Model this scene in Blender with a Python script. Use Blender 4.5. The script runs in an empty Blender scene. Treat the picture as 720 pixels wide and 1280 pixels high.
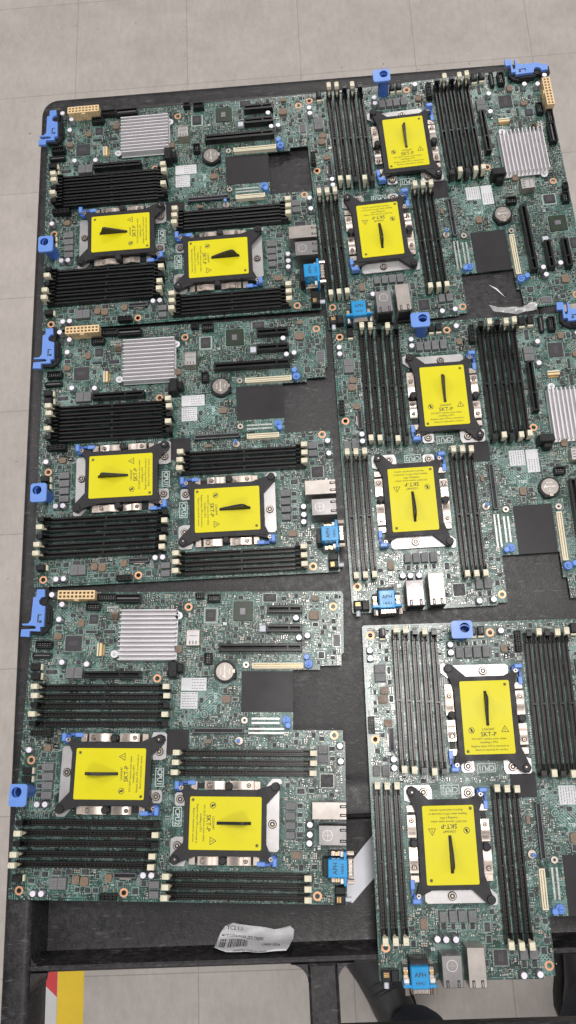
import bpy, bmesh, math, random
from mathutils import Vector, Matrix, Euler
S=bpy.context.scene
C=S.collection
PI=math.pi
rnd=random.Random(7)
# ---- component table: board frame in mm (x right, y up, top-left corner of the board = 0,0) ----
LATCH= [(9.1, 3.9), (17.7, 3.8), (18.4, -4.4), (14.7, -5.1), (12.3, -8.9), (13.1, -12.6), (17.4, -14.8), (19.8, -14.8), (20.3, -37.7), (16.1, -37.9), (16.5, -42.8), (4.9, -42.3), (4.9, -48.8), (-4.8, -48.2), (-4.5, -40.5), (11.1, -40.0), (11.7, -37.9), (8.5, -36.5), (-3.7, -36.1), (-4.5, -34.4), (2.4, -34.1), (5.3, -30.3), (5.7, -5.1), (8.9, -4.4)]
D={
'power':[(55.4, -3.4, 41.3, 9.7, 15)],
'socket_conn':[(86.8, -4.5, 19.9, 7.5, 8), (111.0, -6.2, 28.2, 9.0, 8), (72.4, -15.1, 15.5, 8.1, 8), (190.5, -3.6, 9.0, 6.0, 8), (206.2, -6.2, 13.9, 8.2, 8), (202.1, -72.0, 8.7, 12.1, 8), (21.0, -56.8, 17.6, 8.1, 9), (19.7, -68.4, 20.5, 5.2, 7)],
'header':[(26.2, -150.3, 21.7, 5.9, 9), (108.4, -309.3, 17.0, 6.2, 9)],
'small_conn':[(14.9, -80.9, 11.5, 6.8, 9), (15.8, -90.8, 11.5, 7.4, 9), (15.5, -188.5, 10.7, 6.6, 9), (15.7, -197.1, 10.6, 6.0, 9), (14.6, -292.8, 11.5, 6.4, 9)],
'tall':[(167.4, -84.4, 17.3, 16.2, 18)],
'usb':[(186.1, -50.6, 13.6, 16.5, 14)],
'pcie':[(99.2, -89.2, 62.1, 7.6, 11), (284.3, -19.3, 37.6, 8.9, 11), (284.1, -40.1, 37.9, 8.7, 11), (258.4, -60.7, 89.4, 8.9, 11)],
'mezz':[(277.1, -79.6, 55.1, 6.2, 6)],
'mezzlow':[(265.4, -147.0, 33.4, 6.6, 6)],
'pads':[(264.5, -136.6, 26.4, 7.0, 0.3)],
'darkconn':[(215.1, -147.0, 53.0, 5.2, 5), (123.9, -289.3, 23.7, 5.2, 4)],
'gold':[(82.9, -62.0, 8.6, 13.9, 4)],
'block':[(260.3, -39.7, 7.3, 7.0, 5)],
'blackpad':[(265.9, -106.2, 55.5, 42.6, 0.6), (171.3, -158.6, 23.8, 25.7, 0.6)],
'battery':[(220.7, -85.9, 7.9)],
'standoff':[(242.9, -78.4, 3), (242.3, -136.3, 3)],
'plug':[(308.1, -70.3, 9), (310.1, -77.6, 9), (286.6, -136.1, 9), (288.6, -142.0, 9)],
'pin':[(236.9, -157.2, 12)],
'cap':[(26.3, -2.3, 10), (38.5, -13.1, 10), (36.4, -29.7, 10), (42.8, -76.0, 8), (70.2, -78.0, 8), (296.6, -28.5, 8), (299.8, -49.8, 8), (308.8, -47.4, 6), (342.5, -161.9, 8), (343.2, -177.2, 8), (311.3, -238.9, 8), (311.2, -248.3, 8), (310.7, -256.6, 8), (15.1, -167.5, 8), (28.2, -221.9, 8), (36.7, -221.9, 8), (31.8, -307.1, 8), (40.3, -307.0, 8), (143.3, -288.5, 8), (151.7, -288.4, 8)],
'choke':[(51.5, -87.2, 9.8, 12.2, 5), (60.9, -87.2, 9.7, 12.2, 5), (36.3, -184.7, 12.6, 8.3, 6), (36.6, -194.3, 12.6, 8.5, 6), (36.8, -203.4, 11.8, 8.3, 6), (36.7, -212.9, 11.9, 7.9, 6), (51.2, -297.6, 9.4, 11.9, 6), (60.1, -297.5, 9.4, 11.9, 6), (154.4, -297.4, 11.3, 7.4, 6), (154.5, -306.6, 10.5, 7.4, 6), (324.9, -165.7, 10.9, 8.6, 6), (324.9, -175.1, 10.8, 8.2, 6), (291.6, -221.2, 11.9, 8.2, 6), (291.3, -231.0, 11.2, 8.1, 6), (291.4, -240.1, 11.2, 7.7, 6), (291.3, -249.4, 10.2, 7.7, 6)],
'coil':[(96.4, -24.9, 7.0, 8.0, 4), (33.5, -165.4, 7.5, 6.8, 4), (73.5, -294.0, 7.4, 8.2, 4), (82.5, -295.6, 8.3, 9.1, 4), (106.9, -291.9, 7.2, 8.0, 4), (297.6, -268.3, 10.1, 6.9, 4), (316.1, -25.1, 10.4, 9.5, 4), (222.4, -114.7, 9.5, 7.5, 4), (34.8, -47.5, 8.7, 6.6, 4), (317.6, -6.8, 7.0, 5.2, 4), (168.9, -61.7, 8.3, 7.6, 4), (96.4, -26.1, 7.1, 5.9, 4), (204.4, -158.1, 7.2, 3.6, 4), (60.1, -32.9, 6.6, 8.1, 4)],
'chip':[(52.0, -54.8, 19.2, 17.5, 1.5), (72.8, -28.1, 10.5, 11.1, 1.5), (267.3, -5.3, 15.5, 9.7, 1.5), (328.8, -196.5, 14.3, 13.8, 1.5), (301.8, -206.9, 8.9, 6.3, 1.5), (312.9, -206.4, 5.9, 5.6, 1.5), (323.6, -154.7, 6.0, 5.8, 1.5), (337.2, -31.3, 5.0, 6.5, 1.5), (323.6, -67.9, 7.1, 7.8, 1.5), (336.1, -70.7, 4.9, 5.0, 1.5), (317.4, -34.8, 6.9, 5.1, 1.5), (282.7, -6.2, 5.2, 5.2, 1.5), (82.1, -286.9, 7.6, 5.4, 1.5), (40.3, -289.6, 6.0, 5.4, 1.5), (85.7, -304.1, 5.2, 4.9, 1.5), (93.4, -304.0, 5.1, 4.9, 1.5), (74.7, -303.7, 4.7, 4.7, 1.5), (26.6, -295.8, 6.5, 4.3, 1.5), (134.4, -304.2, 5.8, 6.4, 1.5), (52.5, -287.8, 8.8, 4.3, 1.5), (334.2, -164.7, 6.3, 5.5, 1.5), (334.5, -174.6, 5.5, 5.0, 1.5), (300.8, -221.1, 5.6, 5.3, 1.5), (300.8, -230.0, 5.6, 5.0, 1.5), (300.8, -239.6, 5.6, 4.6, 1.5), (300.8, -248.9, 5.6, 5.8, 1.5), (231.7, -114.5, 6.6, 4.0, 1.5), (33.9, -37.6, 7.2, 5.2, 1.5), (96.9, -31.9, 6.9, 3.7, 1.5), (25.6, -185.4, 4.6, 5.0, 1.5), (26.5, -194.9, 4.6, 5.0, 1.5), (26.7, -203.8, 4.6, 5.0, 1.5), (26.9, -212.7, 4.6, 4.9, 1.5), (315.5, -279.3, 5.8, 5.4, 1.5), (312.6, -15.1, 3.6, 3.7, 1.5), (319.0, -15.2, 3.3, 3.7, 1.5), (30.1, -85.6, 13.7, 5.2, 1.5), (317.6, -296.6, 5.0, 4.5, 1.5)],
'greychip':[(340.2, -52.1, 8.5, 13.6, 1.2)],
'framedchip':[(202.7, -24.3, 12.2, 14.0, 2)],
'bga':[(238.3, -19.9, 21.4, 21.4, 1.5)],
'die':[(237.9, -20.4, 6.0, 7.4, 2.2)],
'tinyconn':[(91.4, -42.0, 13.4, 4.7, 2), (70.9, -42.0, 12.7, 3.6, 2)],
'label':[(186.6, -98.7, 27.2, 13.5, 0), (182.1, -115.6, 18.3, 17.4, 0)],
'rj':[(331.2, -224.2, 34.1, 16.6, 30), (334.3, -247.1, 27.3, 18.6, 30)],
'vga':[(338.6, -277.2, 19.2, 17.0, 30)],
'vgaflange':[(346.3, -277.6, 5.2, 33.0, 28)],
'vgashell':[(351.9, -276.5, 6.0, 33.2, 24)],
'vgametal':[(336.3, -262.0, 13.1, 6.0, 20), (344.1, -291.4, 8.1, 6.2, 20)],
'jack':[(341.2, -299.4, 10.6, 7.4, 12), (341.1, -307.7, 10.5, 8.9, 12)],
'jacktip':[(349.3, -307.8, 5.7, 5.2, 8)],
'heatsink':[(135.7, -46.8, 63.2, 54.9, 12)],
'hstab':[(167.8, -25.0, 4), (98.8, -66.7, 4)],
'ring':[(16.1, -212.1, 18.2, 21.8, 31)],
'ringhole':[(14.4, -209.2, 31)],
'ringbase':[(17.4, -208.7, 0)],
'latchhole':[(14.7, -28.7, 5.0, 9.1, 9.5)],
'latchbody':[(20.0, -18.5, 15.3, 52.0, 6)],
'ring_dell':[(210.2, -107.5, 0), (210.9, -130.3, 0)],
'ce':[(199.0, -129.8, 0), (203.6, -106.0, 0)],
'cpu1txt':[(153.9, -194.2, 9.2, 18.5, 0)],
'cpu2txt':[(174.2, -232.9, 9.6, 18.7, 0)],
}

OUT=[(4,2.5),(346,1.6),(347.7,-1),(347.7,-65),(345.2,-67),(345.2,-78.7),(322.1,-79.1),(322.1,-83.4),(293.5,-83.4),(293.5,-146),(345.5,-146),(345.5,-156),(348,-158),(348,-313),(346,-314),(6,-314),(4,-312)]
HOLES=[(177.6,-15),(146.6,-92.5),(336.7,-15.2),(336.6,-151.1),(15.8,-177.8),(14.8,-305.4),(122.9,-305.9),(318.5,-306.4)]
SOCK=[(104,-190.9,90,'CPU1'),(225.6,-238,-90,'CPU2')]
SLOTS=[]
for k,(w) in enumerate((1,1,0,1,0)): SLOTS.append((90.6,-102.7-9.5*k,w))
for k,(w) in enumerate((0,1,0,1,1)): SLOTS.append((86.0-(.8*k),-239.3-10.0*k,w))
for k in range(3): SLOTS.append((244.5,-169.4-9.75*k,1))
for k in range(3): SLOTS.append((238.7,-287.7-9.8*k,1))

# ================= materials =================
def new_mat(name):
    m=bpy.data.materials.new(name); m.use_nodes=True
    nt=m.node_tree; b=nt.nodes['Principled BSDF']; return m,nt,b
def N(nt,t,**k):
    n=nt.nodes.new(t)
    for a,v in k.items(): setattr(n,a,v)
    return n
def coord(nt,scale=1.0):
    tc=N(nt,'ShaderNodeTexCoord'); mp=N(nt,'ShaderNodeMapping'); mp.inputs['Scale'].default_value=(scale,)*3 if not isinstance(scale,tuple) else scale
    nt.links.new(tc.outputs['Object'],mp.inputs[0]); return mp.outputs[0]
def plain(name,col,rough=.5,metal=0.0,var=.12,scale=120.0,bump=0.0,spec=.5,rvar=.1,coat=0):
    m,nt,b=new_mat(name); l=nt.links
    v=coord(nt); no=N(nt,'ShaderNodeTexNoise'); no.inputs['Scale'].default_value=scale; no.inputs['Detail'].default_value=5; no.inputs['Roughness'].default_value=.65
    l.new(v,no.inputs['Vector'])
    r=N(nt,'ShaderNodeMapRange'); r.inputs[1].default_value=.3; r.inputs[2].default_value=.7; r.inputs[3].default_value=1-var; r.inputs[4].default_value=1+var
    l.new(no.outputs[0],r.inputs[0])
    mx=N(nt,'ShaderNodeVectorMath',operation='SCALE'); mx.inputs[0].default_value=col; l.new(r.outputs[0],mx.inputs['Scale'])
    l.new(mx.outputs[0],b.inputs['Base Color'])
    r2=N(nt,'ShaderNodeMapRange'); r2.inputs[1].default_value=.3; r2.inputs[2].default_value=.7; r2.inputs[3].default_value=max(.03,rough-rvar); r2.inputs[4].default_value=min(1,rough+rvar)
    no2=N(nt,'ShaderNodeTexNoise'); no2.inputs['Scale'].default_value=scale*.37; no2.inputs['Detail'].default_value=4; l.new(v,no2.inputs['Vector']); l.new(no2.outputs[0],r2.inputs[0]); l.new(r2.outputs[0],b.inputs['Roughness'])
    b.inputs['Metallic'].default_value=metal; b.inputs['Specular IOR Level'].default_value=spec
    if coat: b.inputs['Coat Weight'].default_value=coat; b.inputs['Coat Roughness'].default_value=.2
    if bump:
        bp=N(nt,'ShaderNodeBump'); bp.inputs['Strength'].default_value=bump; bp.inputs['Distance'].default_value=.0004; l.new(no.outputs[0],bp.inputs['Height']); l.new(bp.outputs[0],b.inputs['Normal'])
    return m
M={}
M['black']=plain('black_plastic',(.010,.010,.011),.45,var=.25,scale=300,spec=0.3)
M['slot']=plain('slot_black_plastic',(.006,.006,.0065),.3,var=.12,scale=300,spec=.45,rvar=.03)
M['cream']=plain('ivory_plastic',(.60,.56,.43),.45,var=.06)
M['tan']=plain('natural_nylon',(.66,.49,.28),.4,var=.06)
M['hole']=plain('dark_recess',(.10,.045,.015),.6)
M['blue']=plain('light_blue_plastic',(.115,.235,.60),.38,var=.05,coat=.1)
M['darkblue']=plain('deep_blue_plastic',(.05,.13,.45),.4,var=.08)
M['vga']=plain('azure_plastic',(.010,.235,.52),.35,var=.05)
M['yellow']=plain('yellow_cover_film',(.58,.52,.003),.45,var=.03,scale=40,spec=.3)
M['frame']=plain('charcoal_frame_plastic',(.018,.017,.019),.5,var=.2,scale=200,spec=0.3)
M['steel']=plain('nickel_steel',(.46,.395,.35),.36,metal=1,var=.08,scale=60,rvar=.12)
M['steel_matte']=plain('satin_steel_plate',(.42,.41,.41),.42,metal=.85,var=.08,scale=90)
M['port_shell']=plain('brushed_port_shell',(.34,.31,.29),.42,metal=.9,var=.12,scale=80)
M['port_shell_dull']=plain('stamped_port_shell',(.22,.21,.21),.42,metal=.9,var=.12,scale=80)
M['screw']=plain('dark_screw_steel',(.02,.018,.018),.5,metal=.0)
M['alu']=plain('anodised_aluminium',(.70,.68,.70),.40,metal=.4,var=.05,scale=50)
M['gold']=plain('brass_gold',(.65,.42,.18),.35,metal=.9)
M['contact']=plain('dark_contact',(.10,.075,.05),.45,metal=.6)  # contacts toned dark brown to stay faint in the slots
M['strip']=plain('grey_film_strip',(.62,.63,.68),.5,var=.04,scale=60)
M['silk_bold']=plain('bold_silkscreen',(.55,.60,.58),.5,var=.05)
M['copper']=plain('bare_copper_ring',(.62,.33,.20),.42,metal=.6,var=.15)
M['hole_ring']=plain('ring_bore',(.12,.05,.025),.5)
M['choke']=plain('grey_ferrite',(.13,.13,.135),.55,var=.25,scale=700,bump=.3)
M['coil']=plain('brown_inductor',(.16,.11,.075),.5,var=.35,scale=500,bump=.3)
M['chip']=plain('chip_epoxy',(.035,.033,.038),.5,var=.2,scale=500,spec=0.35)
M['chip2']=plain('chip_epoxy_grey',(.10,.095,.11),.5,var=.12,scale=300)
M['sub']=plain('bga_substrate',(.012,.022,.010),.35)
M['die']=plain('silicon_die',(.16,.16,.17),.25,metal=.3)
M['cap_top']=plain('capacitor_top_aluminium',(.74,.70,.78),.38,metal=.25,var=.04)
M['cap']=plain('capacitor_can',(.45,.44,.48),.35,metal=.7)
M['lightgrey']=plain('light_grey_plastic',(.48,.50,.56),.45)
M['silk']=plain('silkscreen_white',(.34,.40,.37),.6,var=.15,scale=900)
M['trace']=plain('trace_green',(.035,.105,.088),.4,var=.1)
M['trace_light']=plain('trace_pale',(.16,.27,.25),.4,var=.1)
M['trace_dark']=plain('trace_dark',(.001,.012,.008),.35,var=.1)
M['pour']=plain('copper_pour',(.008,.052,.035),.33,var=.15,scale=900)
M['pad']=plain('tinned_pad',(.46,.46,.44),.35,metal=.8,var=.2,scale=900)
M['mlcc']=plain('ceramic_tan',(.24,.165,.10),.5,var=.25,scale=900)
M['res']=plain('resistor_black',(.03,.03,.035),.45)
M['mylar']=plain('black_mylar',(.024,.022,.025),.42,var=.1,scale=60,spec=0.22)
M['paper']=plain('white_label_paper',(.55,.55,.57),.6,var=.04,scale=200)
M['ink']=plain('black_ink',(.02,.02,.02),.6)
M['ink_grey']=plain('grey_ink',(.10,.10,.11),.6)
M['batt']=plain('battery_steel',(.30,.27,.25),.38,metal=.9,var=.06,scale=150)
M['etch']=plain('etched_mark',(.80,.77,.72),.5,metal=.4)
M['red']=plain('red_tape',(.60,.045,.05),.5,var=.06,scale=20)
M['white_tape']=plain('white_tape',(.60,.59,.60),.5,var=.05,scale=20)
M['yellow_tape']=plain('yellow_tape',(.80,.55,.02),.5,var=.06,scale=20)
M['denim']=plain('dark_denim',(.010,.016,.032),.8,var=.35,scale=500,bump=.6)
M['shoe']=plain('charcoal_shoe_leather',(.034,.033,.035),.5,var=.2,scale=150)
M['sole']=plain('black_rubber_sole',(.008,.008,.008),.7)
M['skin']=plain('skin',(.45,.28,.2),.5)

def pcb_mat():
    m,nt,b=new_mat('green_circuit_board'); l=nt.links
    v=coord(nt,1.0)
    def vor(scale,met,feat='F1',rand=1.0):
        n=N(nt,'ShaderNodeTexVoronoi',distance=met,feature=feat); n.inputs['Scale'].default_value=scale; n.inputs['Randomness'].default_value=rand; l.new(v,n.inputs['Vector']); return n
    def ramp(src,a,bb,c0,c1):
        r=N(nt,'ShaderNodeMapRange'); r.inputs[1].default_value=a; r.inputs[2].default_value=bb; r.inputs[3].default_value=c0; r.inputs[4].default_value=c1; l.new(src,r.inputs[0]); return r.outputs[0]
    def mix(f,a,bb):
        n=N(nt,'ShaderNodeMix',data_type='RGBA')
        if isinstance(f,float): n.inputs[0].default_value=f
        else: l.new(f,n.inputs[0])
        for i,x in ((6,a),(7,bb)):
            if isinstance(x,tuple): n.inputs[i].default_value=x+(1,)
            else: l.new(x,n.inputs[i])
        return n.outputs[2]
    # copper pours (large rectangular-ish cells), routing (wave bundles whose direction changes per cell) and vias
    v1=vor(55,'CHEBYCHEV'); v2=vor(160,'CHEBYCHEV')
    sep=N(nt,'ShaderNodeSeparateColor'); l.new(v1.outputs['Color'],sep.inputs[0])
    sep2=N(nt,'ShaderNodeSeparateColor'); l.new(v2.outputs['Color'],sep2.inputs[0])
    c=mix(ramp(sep.outputs[0],.35,.75,0,1),(.0015,.019,.012),(.008,.055,.040))
    wv=[]
    for k,(ax,sc) in enumerate((('X',420),('Y',380),('DIAGONAL',300))):
        w=N(nt,'ShaderNodeTexWave',bands_direction=ax); w.inputs['Scale'].default_value=sc*.31; w.inputs['Distortion'].default_value=1.6; w.inputs['Detail'].default_value=1; w.inputs['Detail Scale'].default_value=.25
        l.new(v,w.inputs['Vector']); wv.append(ramp(w.outputs[1],.5,.75,0,1))
    sel=N(nt,'ShaderNodeMix',data_type='FLOAT'); l.new(ramp(sep2.outputs[1],.49,.51,0,1),sel.inputs[0]); l.new(wv[0],sel.inputs[2]); l.new(wv[1],sel.inputs[3])
    sel2=N(nt,'ShaderNodeMix',data_type='FLOAT'); l.new(ramp(sep.outputs[2],.79,.8,0,1),sel2.inputs[0]); l.new(sel.outputs[0],sel2.inputs[2]); l.new(wv[2],sel2.inputs[3])
    amt=N(nt,'ShaderNodeMath',operation='MULTIPLY'); l.new(sel2.outputs[0],amt.inputs[0]); l.new(ramp(sep2.outputs[2],.25,.6,0,.8),amt.inputs[1])
    c=mix(amt.outputs[0],c,(.085,.19,.17))
    vv=vor(420,'EUCLIDEAN'); sv=N(nt,'ShaderNodeSeparateColor'); l.new(vv.outputs['Color'],sv.inputs[0])
    dot=N(nt,'ShaderNodeMath',operation='MULTIPLY'); l.new(ramp(vv.outputs['Distance'],.22,.32,1,0),dot.inputs[0]); l.new(ramp(sv.outputs[0],.62,.64,0,1),dot.inputs[1])
    c=mix(dot.outputs[0],c,(.34,.40,.36))
    l.new(c,b.inputs['Base Color'])
    no=N(nt,'ShaderNodeTexNoise'); no.inputs['Scale'].default_value=25; no.inputs['Detail'].default_value=5; l.new(v,no.inputs['Vector'])
    l.new(ramp(no.outputs[0],.3,.7,.30,.46),b.inputs['Roughness'])
    bp=N(nt,'ShaderNodeBump'); bp.inputs['Strength'].default_value=.5; bp.inputs['Distance'].default_value=.0002; l.new(amt.outputs[0],bp.inputs['Height']); l.new(bp.outputs[0],b.inputs['Normal'])
    b.inputs['Specular IOR Level'].default_value=.5; b.inputs['Coat Weight'].default_value=.6; b.inputs['Coat Roughness'].default_value=.2
    return m
M['pcb']=pcb_mat()

def cart_mat():
    m,nt,b=new_mat('moulded_black_cart_plastic'); l=nt.links; v=coord(nt)
    def noise(sc,det=6,ro=.6,vec=v):
        n=N(nt,'ShaderNodeTexNoise'); n.inputs['Scale'].default_value=sc; n.inputs['Detail'].default_value=det; n.inputs['Roughness'].default_value=ro; l.new(vec,n.inputs['Vector']); return n.outputs[0]
    def ramp(src,a,bb,c0,c1):
        r=N(nt,'ShaderNodeMapRange'); r.inputs[1].default_value=a; r.inputs[2].default_value=bb; r.inputs[3].default_value=c0; r.inputs[4].default_value=c1; l.new(src,r.inputs[0]); return r.outputs[0]
    big=noise(14); fine=noise(420,3,.7)
    # long random scratches: strongly stretched noise in three directions
    sc=None
    for ang,s,st in ((.5,38,7),(-.9,46,8),(1.3,42,9),(2.6,55,8)):
        mp=N(nt,'ShaderNodeMapping'); mp.inputs['Rotation'].default_value=(0,0,ang); mp.inputs['Scale'].default_value=(1,st,1)
        l.new(v,mp.inputs[0]); wn=N(nt,'ShaderNodeTexNoise'); wn.inputs['Scale'].default_value=s; wn.inputs['Detail'].default_value=2; l.new(mp.outputs[0],wn.inputs['Vector'])
        r=ramp(wn.outputs[0],.68,.74,0,1)
        if sc is None: sc=r
        else:
            mm=N(nt,'ShaderNodeMath',operation='MAXIMUM'); l.new(sc,mm.inputs[0]); l.new(r,mm.inputs[1]); sc=mm.outputs[0]
    a=N(nt,'ShaderNodeMath',operation='MULTIPLY_ADD'); l.new(sc,a.inputs[0]); a.inputs[1].default_value=.04; l.new(ramp(big,.3,.7,.010,.024),a.inputs[2])
    mid=noise(130,5,.75); a1=N(nt,'ShaderNodeMath',operation='MULTIPLY'); l.new(a.outputs[0],a1.inputs[0]); l.new(ramp(mid,.35,.65,.5,1.6),a1.inputs[1])
    a2=N(nt,'ShaderNodeMath',operation='MULTIPLY'); l.new(a1.outputs[0],a2.inputs[0]); l.new(ramp(fine,.3,.7,.6,1.4),a2.inputs[1])
    cc=N(nt,'ShaderNodeCombineColor'); l.new(a2.outputs[0],cc.inputs[0])
    for i,k in ((1,.93),(2,.98)):
        q=N(nt,'ShaderNodeMath',operation='MULTIPLY'); l.new(a2.outputs[0],q.inputs[0]); q.inputs[1].default_value=k; l.new(q.outputs[0],cc.inputs[i])
    l.new(cc.outputs[0],b.inputs['Base Color']); l.new(ramp(mid,.35,.65,.34,.56),b.inputs['Roughness']); b.inputs['Specular IOR Level'].default_value=.4
    bp=N(nt,'ShaderNodeBump'); bp.inputs['Strength'].default_value=.35; bp.inputs['Distance'].default_value=.0006; hs_=N(nt,'ShaderNodeMath',operation='ADD'); l.new(fine,hs_.inputs[0]); l.new(mid,hs_.inputs[1]); l.new(hs_.outputs[0],bp.inputs['Height']); l.new(bp.outputs[0],b.inputs['Normal'])
    return m
M['cart']=cart_mat()

def floor_mat():
    m,nt,b=new_mat('vinyl_floor_tiles'); l=nt.links; v=coord(nt)
    def ramp(src,a,bb,c0,c1):
        r=N(nt,'ShaderNodeMapRange'); r.inputs[1].default_value=a; r.inputs[2].default_value=bb; r.inputs[3].default_value=c0; r.inputs[4].default_value=c1; l.new(src,r.inputs[0]); return r.outputs[0]
    br=N(nt,'ShaderNodeTexBrick'); br.offset=0; br.squash=1
    br.inputs['Scale'].default_value=1; br.inputs['Brick Width'].default_value=.3072; br.inputs['Row Height'].default_value=.3085; br.inputs['Mortar Size'].default_value=.0013; br.inputs['Mortar Smooth'].default_value=.4; br.inputs['Bias'].default_value=0
    br.inputs['Color1'].default_value=(.51,.462,.43,1); br.inputs['Color2'].default_value=(.485,.44,.41,1); br.inputs['Mortar'].default_value=(.35,.32,.29,1)
    l.new(v,br.inputs['Vector'])
    def noise(sc,det=6,ro=.6,st=(1,1,1)):
        mp=N(nt,'ShaderNodeMapping'); mp.inputs['Scale'].default_value=st; l.new(v,mp.inputs[0])
        n=N(nt,'ShaderNodeTexNoise'); n.inputs['Scale'].default_value=sc; n.inputs['Detail'].default_value=det; n.inputs['Roughness'].default_value=ro; l.new(mp.outputs[0],n.inputs['Vector']); return n.outputs[0]
    f=N(nt,'ShaderNodeMath',operation='MULTIPLY'); l.new(ramp(noise(7,8,.7),.3,.7,.88,1.09),f.inputs[0]); l.new(ramp(noise(70,8,.75,(1,.4,1)),.3,.7,.89,1.09),f.inputs[1])
    spk=ramp(noise(46,3,.6),.70,.75,1,.42)
    f2=N(nt,'ShaderNodeMath',operation='MULTIPLY'); l.new(f.outputs[0],f2.inputs[0]); l.new(spk,f2.inputs[1])
    mx=N(nt,'ShaderNodeVectorMath',operation='SCALE'); l.new(br.outputs[0],mx.inputs[0]); l.new(f2.outputs[0],mx.inputs['Scale']); l.new(mx.outputs[0],b.inputs['Base Color'])
    l.new(ramp(noise(15),.3,.7,.4,.6),b.inputs['Roughness']); b.inputs['Specular IOR Level'].default_value=.3
    return m
M['floor']=floor_mat()
def film_mat():
    m,nt,b=new_mat('crumpled_clear_film'); b.inputs['Base Color'].default_value=(.85,.85,.86,1); b.inputs['Roughness'].default_value=.13; b.inputs['Alpha'].default_value=.5; b.inputs['Specular IOR Level'].default_value=.9; return m
M['film']=film_mat()

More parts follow.
